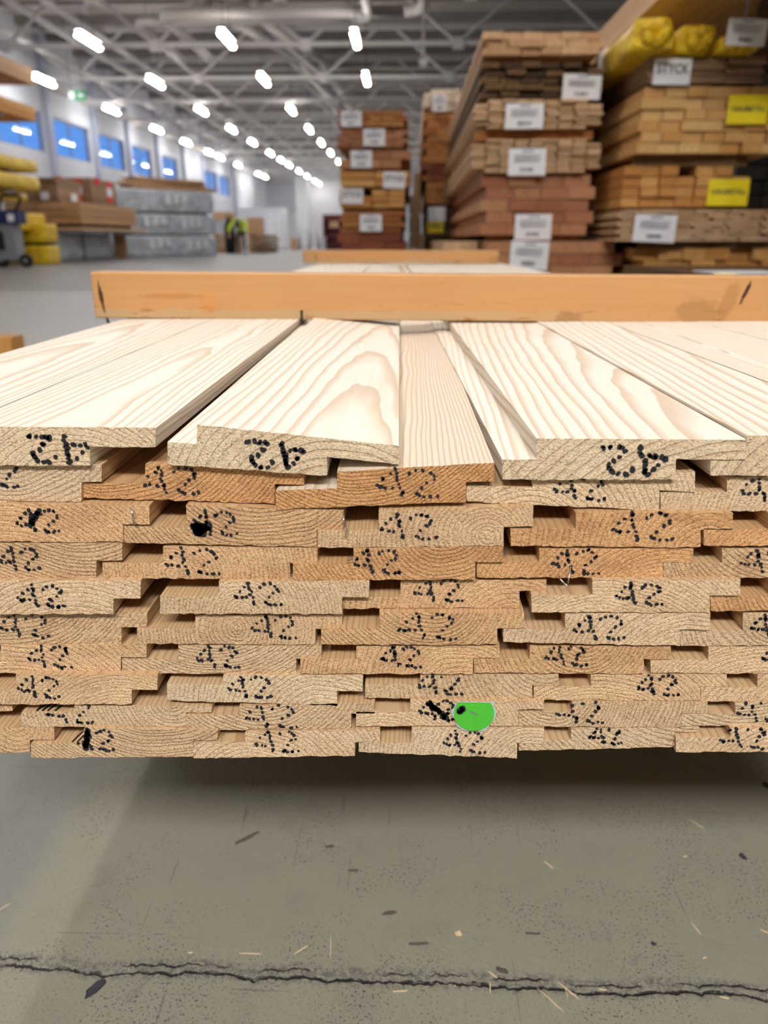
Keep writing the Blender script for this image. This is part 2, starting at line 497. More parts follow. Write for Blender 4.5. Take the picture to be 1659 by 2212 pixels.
WIN = [(20.6, 25.4), (26.4, 31.4), (32.15, 35.85), (36.75, 40.1), (41.0, 44.2), (46.05, 49.1), (55.3, 58.9), (59.3, 63.0)]
WZ0, WZ1 = 3.70, 5.07
wl = panel_with_holes('wall_left', M['wall_panel'], YS, YN, 0, ZC, [(a, b, WZ0, WZ1) for a, b in WIN], lambda u, v, w_: (XW - w_, u, v), .25)
tag(wl, kind='structure')
for i, (a, b) in enumerate(WIN):
    wn = empty('window_%d' % (i + 1), (XW - .12, (a + b) / 2, WZ0)); tag(wn, kind='structure')
    fr = MB(); hw = (b - a) / 2; hh = WZ1 - WZ0; t = .06
    fr.box(-.04, .04, -hw, hw, 0, t); fr.box(-.04, .04, -hw, hw, hh - t, hh)
    fr.box(-.04, .04, -hw, -hw + t, t, hh - t); fr.box(-.04, .04, hw - t, hw, t, hh - t)
    fr.build('window_frame', M['metal_grey'], wn)
    n = 3 if b - a > 4 else 2
    for k in range(n):
        y0 = -hw + t + (2 * hw - 2 * t) * k / n; y1 = -hw + t + (2 * hw - 2 * t) * (k + 1) / n
        if k:
            MB().box(-.03, .03, y0 - .02, y0 + .02, t, hh - t).build('mullion', M['metal_grey'], wn)
        p = MB(); p.quad([(0, y0, t), (0, y1, t), (0, y1, hh - t), (0, y0, hh - t)])
        p.build('pane', M['glass'], wn)
# pillars between the windows
pil = [19.9, 25.9, 31.78, 36.3, 40.55, 45.1, 50.2, 54.6, 64.2]
for i, y in enumerate(pil):
    p = MB(); p.box(XW, XW + .16, y - .17, y + .17, 0, ZC)
    tag(p.build('trim_%d' % (i + 1), M['pillar']), kind='structure')
# horizontal edge beam above the windows
tag(MB().box(XW, XW + .3, 15, YN, 5.95, 6.25).build('trim_%d' % (len(pil) + 1), M['roof_steel']), kind='structure')
tag(MB().box(XE, XE + .25, YS, YN, 0, ZC).build('wall_right', M['wall']), kind='structure')
tag(MB().box(XW, XE, YN, YN + .25, 0, ZC).build('wall_back', M['wall']), kind='structure')
tag(MB().box(XW, XE, YS - .25, YS, 0, ZC).build('wall_front', M['dark_wall']), kind='structure')  # unseen wall, set close and dark to hold down bounced light

def sky_hole(px, py, dx, dy):
    p = onZ(px, py, ZC); return (p.x - dx, p.x + dx, p.y - dy, p.y + dy)
SK = [sky_hole(288, 135, 1.1, 1.3), sky_hole(612, 56, 1.0, 1.2), sky_hole(700, 198, 1.2, 1.8), sky_hole(560, 292, 1.6, 2.2)]
ce = panel_with_holes('ceiling', M['deck'], XW - .3, XE + .3, YS - .3, YN + .3, SK, lambda u, v, w_: (u, v, ZC + w_), .3)
tag(ce, kind='structure')
for i, (a, b, c, d) in enumerate(SK):
    wn = empty('window_%d' % (len(WIN) + 1 + i), ((a + b) / 2, (c + d) / 2, ZC + .2)); tag(wn, kind='structure')
    p = MB(); hx, hy = (b - a) / 2, (d - c) / 2
    p.quad([(-hx, -hy, 0), (hx, -hy, 0), (hx, hy, 0), (-hx, hy, 0)]); p.build('pane', M['glass'], wn)
    g = MB(); g.box(-.04, .04, -hy, hy, -.06, -.01); g.build('glazing_bar', M['metal_grey'], wn)

# purlins under the deck
for k in range(34):
    y = -6 + k * 2.42
    p = MB(); p.box(XW, XE, y - .09, y + .09, ZC - .28, ZC)
    tag(p.build('roof_purlin', M['roof_dark'], ce), kind=None)

# steel roof trusses across the hall
truss_mesh = None
def truss(y):
    global truss_mesh
    r = empty('roof_truss', (0, y, 5.95)); tag(r, kind='structure')
    if truss_mesh is None:
        a = MB().box(XW, XE, -.07, .07, 0, .12).mesh('bottom_chord', M['roof_steel'])
        b = MB().box(XW, XE, -.07, .07, 1.5, 1.64).mesh('top_chord', M['roof_steel'])
        d1 = MB().bar((0, 0, .06), (1.85, 0, 1.5), .055).mesh('diagonal', M['roof_steel'])
        d2 = MB().bar((0, 0, .06), (-1.85, 0, 1.5), .055).mesh('diagonal', M['roof_steel'])
        k = MB().box(-.15, .15, -.1, .1, -.1, .2).mesh('gusset', M['roof_steel'])
        truss_mesh = (a, b, d1, d2, k)
    a, b, d1, d2, k = truss_mesh
    obj('bottom_chord', a, r); obj('top_chord', b, r)
    x = -12.0
    while x < 10:
        obj('diagonal', d1, r, (x, 0, 0)); obj('diagonal', d2, r, (x, 0, 0)); obj('gusset', k, r, (x, 0, 0))
        x += 4.45
for k in range(-5, 12):
    truss(25.7 + 4.85 * k)

# long trays and pipes that run along the hall
def run(name, mat, pts, r, label, cat):
    o = MB().tube(pts, r, 10).build(name, mat, smooth=True); tag(o, label, cat)
# main girder box at the top left
tag(MB().box(XW + .4, -7.0, 21.0, 21.7, 6.65, 7.45).build('trim_%d' % (len(pil) + 2), M['duct']), kind='structure')

def bend(cx, cy, z, r, a0, a1, n=6):
    return [(cx + r * c_(a0 + (a1 - a0) * i / n), cy + r * s_(a0 + (a1 - a0) * i / n), z) for i in range(n + 1)]
dz = 6.47
run('ventilation_duct', M['duct'], [(-7.9, 30, dz)] + [(-7.9, 25.5, dz)] + bend(-7.4, 25.5, dz, .5, math.pi, 1.5 * math.pi) + [(-1.7, 25.0, dz)] + bend(-1.7, 24.5, dz, .5, math.pi / 2, 0) + [(-1.2, 16, dz)], .13,
    'long pale round air duct bending twice under the roof', 'duct')
run('ventilation_duct', M['duct'], [(-6.9, 30, dz)] + [(-6.9, 24.7, dz)] + bend(-6.4, 24.7, dz, .5, math.pi, 1.5 * math.pi) + [(-.2, 24.2, dz)] + bend(-.2, 23.7, dz, .5, math.pi / 2, 0) + [(.3, 16, dz)], .15,
    'thicker pale air duct just in front of its parallel neighbour', 'duct')
run('ventilation_duct', M['duct'], [(-6.8, 24.0, 7.2), (-4.3, 34, 7.2), (-4.0, 48, 7.2)], .15, 'thin pale duct running down the hall between lamp rows', 'duct')
run('ventilation_duct', M['duct'], [(-5.6, 24.0, 7.2), (-3.5, 34, 7.2), (-3.2, 48, 7.2)], .15, 'thin pale duct nearer the middle of the hall', 'duct')
for i, (x0, z0) in enumerate([(-12.9, 6.9), (-11.6, 7.1), (-10.4, 7.0)]):
    run('cable_tray', M['roof_steel'], [(x0, 18, z0), (x0, 24, z0), (x0 + .25, 28, z0 - .15), (x0 + .25, 60, z0 - .15)], .11,
        ['pale tray pipe running closest to the window wall', 'pale tray pipe second from the window wall', 'pale tray pipe third from the window wall'][i], 'pipe')
# vertical drop pipe with a box, centre top
o = empty('drop_pipe', (.35, 26.0, 5.6)); tag(o, 'thin white pipe hanging from the roof with a small round end', 'pipe')
MB().bar((0, 0, 0), (0, 0, 1.9), .05, seg=8).build('tube', M['duct'], o)
MB().box(-.12, .12, -.12, .12, -.12, .06).build('end_box', M['lamp_body'], o)
MB().box(-.14, .14, -.14, .14, 1.3, 1.6).build('junction_box', M['lamp_body'], o)

# lamps: strips that hang in rows along the hall
lamp_meshes = None
def lamp(x, y, label, wide=1.0, group='strip lamps under the roof', rz=0.0):
    global lamp_meshes
    if lamp_meshes is None:
        hm = MB(); hm.box(-.085, .085, -.76, .76, .03, .10); hm.box(-.03, .03, -.5, .5, .10, .14)
        dm = MB()
        prof = [(-.075, .03), (-.07, -.01), (-.035, -.035), (.035, -.035), (.07, -.01), (.075, .03)]
        for i in range(5):
            (a, b), (c, d) = prof[i], prof[i + 1]
            dm.quad([(a, -.74, b), (c, -.74, d), (c, .74, d), (a, .74, b)])
        dm.quad([(a, -.74, b) for a, b in prof]); dm.quad([(a, .74, b) for a, b in prof])
        um = MB(); um.quad([(-.08, -.7, .142), (.08, -.7, .142), (.08, .7, .142), (-.08, .7, .142)])  # glowing strip added on top of each lamp to brighten the roof
        w1 = MB().bar((0, -.40, .12), (0, -.40, ZC - H - 5.0), .008); w2 = MB().bar((0, .40, .12), (0, .40, ZC - H - 5.0), .008)
        lamp_meshes = (hm.mesh('housing', M['lamp_body']), dm.mesh('diffuser', M['lamp']), um.mesh('ceiling_fill', M['ceiling_fill']), w1.mesh('hanger', M['dark_metal']), w2.mesh('hanger', M['dark_metal']))
    r = empty('strip_lamp', (x, y, H + 5.0), rz); tag(r, label, 'lamp', group)
    r.scale = (wide, 1, 1)
    for nm, me in zip(('housing', 'diffuser', 'ceiling_fill', 'hanger', 'hanger'), lamp_meshes): obj(nm, me, r)
rows = [(-12.33, [28.8, 35.0, 41.0, 46.2, 51.4, 54.2, 59.8, 67.7, 70.6], 'closest to the windows'),
        (-8.68, [23.45, 29.2, 35.3, 41, 46.3, 52.0, 56.2, 59.9, 65.1, 70.2, 75.7, 79.4], 'second from the windows'),
        (-4.93, [23.4, 28.9, 35.2, 41.2, 46.6, 51.9, 57.7, 63.4, 69.2, 75], 'third from the windows'),
        (-1.5, [23.5, 28.9, 41.2, 47, 52.8, 58.6, 64.4, 70.2], 'nearest the middle timber stack'),
        (5.8, [41.2, 47, 52.8, 58.6, 64.4, 70.2, 75], 'added behind the tall right stacks')]  # unseen row added to brighten the far wall
for x, ys, nm in rows:
    for k, y in enumerate(ys):
        lamp(x, y, 'glowing white strip lamp, %s one back in the row %s' % (ORD[k], nm))
# the seen rows go on overhead; lamps off those rows are added for light
for x, y in ((-4.93, 17.6), (-4.93, 11.8), (-8.68, 17.6), (-8.68, 11.8), (-1.5, 17.6), (-1.5, 11.8), (-1.5, 6.0), (2.2, 17.6), (2.2, 11.8), (2.2, 6.0)):
    lamp(x, y, 'glowing strip lamp above the near aisle, higher than the picture', group='strip lamps above the near aisle')
for x in (-1.5, .35):
    lamp(x, 1.2, 'glowing strip lamp above the near stack, higher than the picture', group='strip lamps above the near stack')
for x in (-1.55, .2, 1.95):  # unseen lamps read off the floor shadow, multiplied to light the board ends
    for y in (-4.55, -4.9, -5.25, -5.6):
        lamp(x, y, 'unseen wide glowing strip lamp crosswise behind the viewer', 1.7, 'unseen strip lamps behind the viewer', math.pi / 2)

# ================================================================ the near stack of boards
D0 = 0.40
MARK4 = [(1027, 270), (990, 292), (948, 313), (912, 342), (930, 350), (965, 352), (1008, 352), (1032, 284), (1036, 300), (1040, 318), (1042, 334), (1055, 354), (1068, 372), (1070, 387)]
MARK2 = [(1122, 292), (1158, 275), (1205, 273), (1245, 284), (1268, 300), (1270, 314), (1232, 330), (1198, 352), (1165, 380), (1180, 388), (1207, 391), (1255, 393), (1298, 389)]
MARK = [((x - 1102) / 390, (y - 331) / 122) for x, y in MARK4 + MARK2]

def in_poly(p, poly):
    x, z = p; ins = False
    for i in range(len(poly)):
        (x1, z1), (x2, z2) = poly[i], poly[i - 1]
        if (z1 > z) != (z2 > z) and x < (x2 - x1) * (z - z1) / (z2 - z1) + x1: ins = not ins
    return ins

# bl  ybl | r1 ybr | l2 ytl | r2 ytr | lip-left y, lip-right y | tone, depth offset, drift per metre, mark(x,y,size,flip)
B = {
 1: [(-620, 1004, -232, 1005, -555, 921, -102, 921, 966, 966, .0, 0, -.004, None),
     (-160, 1004, 194, 1006, -97, 921, 336, 924, 962, 966, .05, 0, .0, (127, 970, 1.2, 1)),
     (362, 1002, 706, 1027, 425, 917, 862, 963, 955, 1003, .0, .001, -.025, (597, 982, 1.15, 1)),
     (1085, 1035, 1460, 1035, 1159, 947, 1612, 950, 993, 993, .0, 0, -.05, (1372, 996, 1.25, 1)),
     (1535, 1027, 1905, 1028, 1613, 941, 1965, 942, 986, 990, .05, .001, -.05, None),
     (1985, 1030, 2370, 1030, 1972, 942, 2450, 944, 986, 990, .0, .002, -.05, None)],
 2: [(-660, 1083, -236, 1083, -530, 1008, -190, 1008, 1042, 1042, .2, 0, 0, None),
     (-229, 1083, 176, 1083, -99, 1006, 220, 1004, 1043, 1041, .12, .004, 0, (-12, 1026, 1.0, 0)),
     (177, 1074, 593, 1087, 314, 1003, 656, 1008, 1042, 1047, .75, .006, -.01, (368, 1038, 1.15, 0)),
     (595, 1100, 1007, 1084, 728, 1019, 1068, 999, 1060, 1039, .8, 0, -.03, (880, 1043, 1.25, 0)),
     (1008, 1083, 1424, 1103, 1150, 1037, 1501, 1019, 1047, 1063, .15, .004, -.04, (1252, 1052, 1.05, 0)),
     (1427, 1103, 1840, 1104, 1570, 1031, 1905, 1028, 1063, 1064, .15, .005, -.04, (1660, 1056, 1.1, 0)),
     (1846, 1104, 2255, 1104, 1985, 1031, 2330, 1030, 1063, 1064, .2, .005, -.04, None)],
 3: [(-562, 1170, -146, 1170, -430, 1090, -80, 1090, 1132, 1133, .3, .0, 0, None),
     (-139, 1169, 266, 1170, -9, 1089, 323, 1091, 1131, 1133, .55, .0, 0, (82, 1125, .9, 0)),
     (267, 1171, 685, 1181, 402, 1091, 742, 1103, 1136, 1146, .5, .001, 0, (462, 1130, .95, 0)),
     (686, 1183, 1088, 1178, 818, 1103, 1152, 1093, 1146, 1137, .35, -.001, -.01, (880, 1137, 1.1, 0)),
     (1103, 1179, 1513, 1182, 1244, 1107, 1583, 1108, 1141, 1145, .7, .0, -.02, (1388, 1137, 1.25, 0)),
     (1520, 1178, 1930, 1180, 1660, 1108, 1995, 1108, 1142, 1145, .75, .0, -.02, (1800, 1137, 1.2, 0))],
 4: [(-600, 1252, -196, 1252, -465, 1175, -130, 1175, 1212, 1212, .4, 0, 0, None),
     (-190, 1250, 208, 1251, -60, 1174, 264, 1173, 1212, 1211, .4, 0, 0, (42, 1207, .8, 0)),
     (222, 1247, 626, 1252, 352, 1181, 686, 1184, 1215, 1217, .5, .001, 0, (414, 1212, 1.1, 0)),
     (633, 1253, 1027, 1251, 764, 1184, 1087, 1180, 1218, 1214, .72, -.001, -.01, (812, 1212, .95, 0)),
     (1030, 1247, 1432, 1248, 1165, 1185, 1497, 1185, 1213, 1215, .72, .001, -.02, (1243, 1213, .95, 0)),
     (1433, 1248, 1838, 1248, 1560, 1185, 1895, 1185, 1216, 1216, .4, .001, -.02, (1655, 1210, 1.0, 0))],
 5: [(-570, 1326, -166, 1326, -440, 1254, -105, 1254, 1291, 1292, .3, 0, 0, None),
     (-160, 1326, 245, 1326, -30, 1254, 304, 1253, 1291, 1293, .2, -.003, 0, (88, 1287, .95, 0)),
     (346, 1325, 739, 1326, 473, 1256, 797, 1255, 1288, 1290, .2, -.002, 0, (557, 1283, .95, 0)),
     (740, 1314, 1122, 1312, 865, 1254, 1180, 1252, 1290, 1276, .5, .003, 0, (947, 1275, .95, 0)),
     (1148, 1322, 1533, 1322, 1279, 1252, 1599, 1251, 1285, 1286, .25, -.002, -.01, (1381, 1283, .95, 0)),
     (1535, 1319, 1930, 1320, 1665, 1251, 1990, 1251, 1286, 1286, .7, .0, -.01, (1800, 1283, .9, 0))],
 6: [(-550, 1391, -150, 1391, -415, 1328, -90, 1328, 1356, 1356, .35, 0, 0, None),
     (-143, 1391, 262, 1392, -10, 1328, 318, 1322, 1356, 1355, .35, .003, 0, (52, 1351, 1.1, 0)),
     (296, 1390, 681, 1392, 422, 1328, 739, 1328, 1357, 1359, .35, .002, 0, (592, 1354, .95, 0)),
     (694, 1392, 1074, 1392, 820, 1324, 1133, 1323, 1358, 1357, .55, -.002, 0, (925, 1352, 1.25, 0)),
     (1087, 1386, 1469, 1395, 1221, 1325, 1534, 1323, 1357, 1361, .2, -.001, -.01, (1294, 1355, 1.1, 0)),
     (1470, 1394, 1865, 1395, 1605, 1325, 1925, 1325, 1361, 1361, .2, .001, -.01, (1670, 1352, 1.0, 0))],
 7: [(-525, 1454, -136, 1454, -400, 1395, -75, 1395, 1421, 1421, .4, 0, 0, None),
     (-130, 1454, 261, 1454, 2, 1394, 316, 1393, 1422, 1420, .4, .002, 0, (106, 1418, .95, 0)),
     (264, 1454, 640, 1455, 385, 1395, 694, 1395, 1424, 1423, .25, .002, 0, (470, 1418, .95, 0)),
     (649, 1455, 1022, 1455, 770, 1396, 1079, 1394, 1424, 1421, .5, 0, 0, (866, 1418, .88, 0)),
     (1024, 1453, 1391, 1455, 1145, 1396, 1449, 1396, 1422, 1424, .55, .001, 0, (1223, 1415, .88, 0)),
     (1405, 1453, 1800, 1455, 1530, 1396, 1850, 1396, 1424, 1424, .3, .002, 0, (1690, 1417, .9, 0))],
 8: [(-480, 1521, -96, 1521, -360, 1458, -40, 1458, 1488, 1488, .35, 0, 0, None),
     (-90, 1521, 285, 1521, 34, 1457, 340, 1457, 1488, 1490, .35, -.002, 0, (85, 1484, .9, 0)),
     (361, 1512, 728, 1524, 482, 1458, 784, 1459, 1476, 1494, .1, .0, 0, (540, 1484, .95, 0)),
     (789, 1507, 1150, 1511, 908, 1457, 1207, 1456, 1477, 1481, .25, .002, 0, (950, 1476, .95, 0)),
     (1153, 1511, 1513, 1513, 1276, 1457, 1570, 1457, 1482, 1483, .35, .002, 0, (1421, 1480, .92, 0)),
     (1514, 1515, 1890, 1516, 1636, 1457, 1950, 1457, 1484, 1484, .3, .002, 0, (1790, 1480, .9, 0))],
 9: [(-330, 1570, 30 - 55, 1570, -215, 1523, 27, 1522, 1537, 1536, .4, .003, 0, None),
     (46, 1569, 402, 1570, 160, 1523, 457, 1525, 1538, 1539, .2, .001, 0, (150, 1537, 1.0, 0)),
     (402, 1578, 759, 1573, 517, 1525, 809, 1518, 1546, 1541, .25, 0, 0, (585, 1545, 1.1, 0)),
     (769, 1568, 1120, 1567, 886, 1513, 1175, 1514, 1538, 1532, .25, 0, 0, (945, 1533, .8, 0)),
     (1121, 1568, 1471, 1571, 1236, 1516, 1528, 1517, 1537, 1541, .25, .001, 0, (1252, 1537, 1.0, 0)),
     (1472, 1567, 1835, 1568, 1588, 1518, 1890, 1518, 1543, 1543, .15, .001, 0, (1640, 1535, .95, 0))],
 10: [(-300, 1624, 65, 1625, -180, 1572, 117, 1571, 1597, 1598, .45, .001, 0, None),
      (67, 1637, 418, 1634, 182, 1573, 470, 1577, 1606, 1599, .3, -.001, 0, (205, 1598, .85, 0)),
      (418, 1638, 767, 1632, 530, 1581, 821, 1576, 1604, 1602, .2, -.001, 0, (598, 1601, .95, 0)),
      (775, 1624, 1117, 1637, 889, 1571, 1175, 1573, 1601, 1607, .1, 0, 0, (1001, 1602, .9, 0)),
      (1121, 1621, 1458, 1613, 1234, 1574, 1511, 1571, 1600, 1581, .15, .001, 0, (1310, 1587, .7, 0)),
      (1460, 1624, 1820, 1624, 1578, 1573, 1880, 1573, 1592, 1592, .2, -.002, 0, (1608, 1592, 1.05, 0))],
}
for row, lst in B.items():       # the stack goes on to the right of the frame
    while lst[-1][6] < 2680:
        l = list(lst[-1]); p = 478 if row == 1 else 412 - (row - 2) * 6
        for k in (0, 2, 4, 6): l[k] += p
        l[13] = None; l[10] = (l[10] + .17) % .6
        lst.append(tuple(l))
def limit_drift(row, lst):       # neighbours may not run into each other along their length
    prev = None; out = []
    for k, t in enumerate(lst):
        t = list(t)
        slack = {2: .0055, 3: .014}.get(k, .001) if row == 1 else .004
        if row == 1 and k < 2: t[12] = -.007
        if prev is not None: t[12] = max(t[12], prev - slack)
        prev = t[12]; out.append(tuple(t))
    return out
B = {row: limit_drift(row, lst) for row, lst in B.items()}
rng = random.Random(11)
RINGC = {(1, 2): (.035, -.055, .024, 210), (1, 3): (.07, -.10, .035, 190), (1, 1): (.02, -.05, .008, 330), (2, 3): (-.02, .06, .004, 520),
         (6, 2): (-.004, .001, .0, 420), (3, 3): (.028, -.006, 0, 420), (6, 3): (.0, .030, 0, 400), (5, 3): (.03, -.02, 0, 380), (4, 3): (.02, .022, 0, 400),
         (1, 4): (.05, -.06, .02, 200), (1, 0): (.0, -.05, .02, 220), (7, 3): (.03, -.02, 0, 380)}
board_of = {}
def dots(name, pts, parent, y0):
    """ink dots as thin irregular discs just proud of the sawn end"""
    b = MB()
    for (x, z, r) in pts:
        k = 10
        ph = rng.random() * 6
        ring = []
        for i in range(k):
            t = 2 * math.pi * i / k
            rr = r * (1 + .28 * math.sin(2 * t + ph) * rng.random() + rng.uniform(-.14, .18))
            ring.append((x + rr * c_(t), z + rr * s_(t)))
        b.quad([(p[0], y0 - .00035, p[1]) for p in ring])
        for i in range(k):
            p, q = ring[i], ring[(i + 1) % k]
            b.quad([(p[0], y0 - .00035, p[1]), (q[0], y0 - .00035, q[1]), (q[0], y0 + .0002, q[1]), (p[0], y0 + .0002, p[1])])
    return b.build(name, M['ink'], parent)

def tone_word(t):
    return 'pale' if t < .22 else ('straw-coloured' if t < .48 else ('golden' if t < .65 else 'orange-brown'))

for row, lst in B.items():
    for ci, (bl, ybl, r1, ybr, l2, ytl, r2, ytr, yml, ymr, tone, off, drift, mk) in enumerate(lst):
        Y = D0 + off
        q = lambda x, y: onY(x, y, Y)
        # lip heights along the tilted board
        sb = (ybr - ybl) / (r1 - bl); stt = (ytr - ytl) / (r2 - l2)
        cor = [q(bl, ybl), q(bl, yml), q(l2, yml + (l2 - bl) * sb), q(l2, ytl), q(r2, ytr), q(r2, ymr), q(r1, ymr - (r2 - r1) * (stt if row == 1 else sb)), q(r1, ybr)]
        org = (cor[0] + cor[7] + cor[3] + cor[4]) / 4
        poly = []
        for i in range(8):
            a, b = cor[i], cor[(i + 1) % 8]
            L = (b - a).length; n = max(1, int(L / .0035))
            for k in range(n):
                p = a.lerp(b, k / n)
                jx = rng.uniform(-1, 1) * .00018; jz = rng.uniform(-1, 1) * .00018
                if i == 7: jz += rng.uniform(-.0006, .0003)
                poly.append((p.x - org.x + jx, p.z - org.z + jz))
        n = len(poly)
        L = 4.2 + rng.uniform(-.01, .01)
        v = [(x, 0, z) for x, z in poly]
        # back end is clean: reuse the outline, drifted sideways
        v += [(x + drift * L, L, z) for x, z in poly]
        f = [tuple(range(n)), tuple(range(2 * n - 1, n - 1, -1))]
        f += [(i, i + n, (i + 1) % n + n, (i + 1) % n) for i in range(n)]
        me = bpy.data.meshes.new('cladding_board'); me.from_pydata(v, [], f)
        me.materials.append(M['end']); me.materials.append(M['face'])
        for i, p in enumerate(me.polygons): p.material_index = 0 if i < 2 else 1
        bm = bmesh.new(); bm.from_mesh(me); bmesh.ops.recalc_face_normals(bm, faces=bm.faces); bm.to_mesh(me); bm.free()
        o = obj('cladding_board', me, None, (org.x, Y, org.z))
        rc = RINGC.get((row, ci), (rng.uniform(-.05, .05), rng.choice((-1, 1)) * rng.uniform(.004, .07), rng.uniform(-.02, .02), rng.uniform(300, 460)))
        o['ring_x'], o['ring_z'], o['tilt'], o['rings'] = float(rc[0]), float(rc[1]), float(rc[2]), float(rc[3])
        o['unshaded'] = 1.0 if row == 1 or (row, ci) == (2, 3) else 0.0  # boards below the top keep the painted slot shade
        if row == 2: o['unshaded'] *= .7
        o['tone'] = float(tone); o['seed'] = rng.uniform(0, 50)
        lab = '%s board, %s from left, %s row from the top' % (tone_word(tone), ORD[ci], ORD[row - 1])
        if mk: lab += ', ' + ('inked 42 upside down' if mk[3] else 'inked 42')
        tag(o, lab, 'board', 'rebated cladding boards in the near stack')
        board_of[row, ci] = o
        o_poly = [(c.x - org.x, c.z - org.z) for c in cor]
        if mk:
            mx, my, sz, flip = mk
            pts = []
            sc = 3700 if row > 1 else 4000
            for (u, w_) in MARK:
                if flip: u, w_ = -u, -w_
                px = mx + u * 106 * sz * (.92 if row > 5 else 1.0) + rng.uniform(-2.5, 2.5)
                py = my + w_ * 50 * (sz * .55 + .48) * (1.0 if row < 5 else .92) + rng.uniform(-2, 2)
                P = q(px, py); x, z = P.x - org.x, P.z - org.z
                if not in_poly((x, z), o_poly): continue
                r = rng.uniform(3.0, 4.6) * (1.5 if row == 1 else 1.0) / 3800
                pts.append((x, z, r))
                if rng.random() < .18: pts.append((x + rng.uniform(-1, 1) * .001, z + rng.uniform(-1, 1) * .0008, r * .9))
            if (row, ci) == (3, 2):      # ink blot under the first digit
                for k in range(9): 
                    P = q(437 + rng.uniform(-17, 17), 1143 + rng.uniform(-9, 9)); pts.append((P.x - org.x, P.z - org.z, 10 / 3800))
            if (row, ci) == (10, 1):
                for k in range(8):
                    P = q(190 - k * .6 + rng.uniform(-2, 2), 1580 + k * 5); pts.append((P.x - org.x, P.z - org.z, 8 / 3800))
            if (row, ci) == (9, 3):
                for k in range(8):
                    P = q(928 + k * 5, 1521 + k * 4 + rng.uniform(-2, 2)); pts.append((P.x - org.x, P.z - org.z, 8 / 3800))
            if (row, ci) == (3, 1):
                for k in range(7):
                    P = q(66 + k * 3, 1134 - k * 5); pts.append((P.x - org.x, P.z - org.z, 6.5 / 3800))
            if pts: dots('ink_number', pts, o, 0.0)

# ink strokes that ran over the rebates of two boards
def strokes(key, lines):
    o = board_of[key]; b = MB()
    for (x0, y0, x1, y1) in lines:
        P = onY(x0, y0, o.location.y) - o.location
        zt = P.z
        b.bar((P.x, .001, zt + .0002), (P.x + (x1 - x0) / 3800, .012, zt + .0002), .0007, seg=6)
    b.build('ink_stroke', M['ink'], o)
strokes((9, 1), [(78, 1538, 90, 1524), (90, 1538, 102, 1524), (102, 1538, 114, 1524), (118, 1538, 130, 1524)])
strokes((10, 1), [(155, 1606, 164, 1590), (166, 1606, 175, 1590)])

# staples and slivers of metal in the ends
def staple(px, py, pts, label, wire=.00045):
    base = onY(px, py, D0 - .001)
    o = MB().tube([(x / 3700, -.001 - d, z / 3700) for x, z, d in pts], wire, 6).build('staple', M['staple'], smooth=True, loc=base)
    tag(o, label, 'staple')
staple(745, 1150, [(-2, 42, 0), (-1, 30, .002), (5, 12, .003), (2, -2, .002), (0, -10, 0)], 'bent shiny staple at the dark slot in the third row')
staple(1225, 1255, [(4, 34, 0), (0, 2, .002), (-3, -4, .003), (-16, 8, .002), (-18, 12, .0)], 'hooked shiny staple hanging below an orange-brown board in the fourth row')
staple(288, 1115, [(0, 18, 0), (1, 0, .0008), (1, -18, 0)], 'short straight staple set in the golden board at the left', .0006)
staple(752, 1210, [(0, 0, 0), (6, 6, .002), (10, 10, .003)], 'tiny metal sliver in the dark slot of the fourth row')

# the green round tag stapled to a board of the ninth row
P = onY(1024, 1540, D0 - .0015)
tagd = empty('round_tag', P); tag(tagd, 'bright green round plastic tag stapled to a board end, torn white rim', 'tag')
M['green'] = plain('bright_green_plastic', lin(72, 178, 50), .4, var=.08, vscale=150)
M['torn'] = plain('torn_white_fibre', lin(176, 190, 200), .7, vscale=300)
def disc(name, r, t, mat, y, jag=0.0, zmin=None, zmax=None):
    b = MB(); k = 48; ring = []
    for i in range(k):
        a = 2 * math.pi * i / k; rr = r * (1 + jag * rng.uniform(-.3, 1))
        x, z = rr * c_(a), rr * s_(a)
        if zmax is not None: z = min(z, zmax)
        ring.append((x, z))
    b.quad([(x, y, z) for x, z in ring]); b.quad([(x, y + t, z) for x, z in ring])
    for i in range(k):
        p, q2 = ring[i], ring[(i + 1) % k]
        b.quad([(p[0], y, p[1]), (q2[0], y, q2[1]), (q2[0], y + t, q2[1]), (p[0], y + t, p[1])])
    return b.build(name, mat, tagd)
rr = 43 / 3560
disc('disc', rr, .0008, M['green'], -.001, 0, zmax=.0074)
disc('torn_rim', rr * 1.04, .0006, M['torn'], 0.0, .12, zmax=.0074)
disc('center_boss', rr * .42, .0003, M['green'], -.0013)
MB().bar((-.0028, -.0016, .0022), (.0022, -.0016, -.0006), .00055, seg=6).build('staple_wire', M['staple'], tagd)
dots('ink_spot', [(-.0083, .0028, .0024), (-.0068, .0036, .0021), (-.0085, .0012, .0018)], tagd, -.0011)

# the bearers on top
zt = onY(336, 924, D0).z
bm1 = empty('bearer_beam', (0, 1.0, zt - .0015)); tag(bm1, 'long honey-coloured beam lying across the top boards, nearer of two', 'beam')
def beveled(name, x0, x1, y0, y1, z0, z1, mat, parent, bev=.002):
    me = MB().box(x0, x1, y0, y1, z0, z1).mesh(name, mat)
    bm = bmesh.new(); bm.from_mesh(me)
    bmesh.ops.bevel(bm, geom=list(bm.edges), offset=bev, segments=2, affect='EDGES', profile=.5)
    bm.to_mesh(me); bm.free()
    return obj(name, me, parent)
beveled('timber', -.402, .53, 0, .045, 0, .0565, M['beam'], bm1)
MB().bar((-.389, .004, .004), (-.386, .004, -.010), .0016, seg=6).build('nail', M['dark_metal'], bm1)
MB().bar((-.136, -.001, .012), (-.136, -.001, -.004), .0016, seg=6).build('nail', M['dark_metal'], bm1)
bm1.rotation_euler = (0, .005, 0)
b2 = onZ(655, 570, zt)
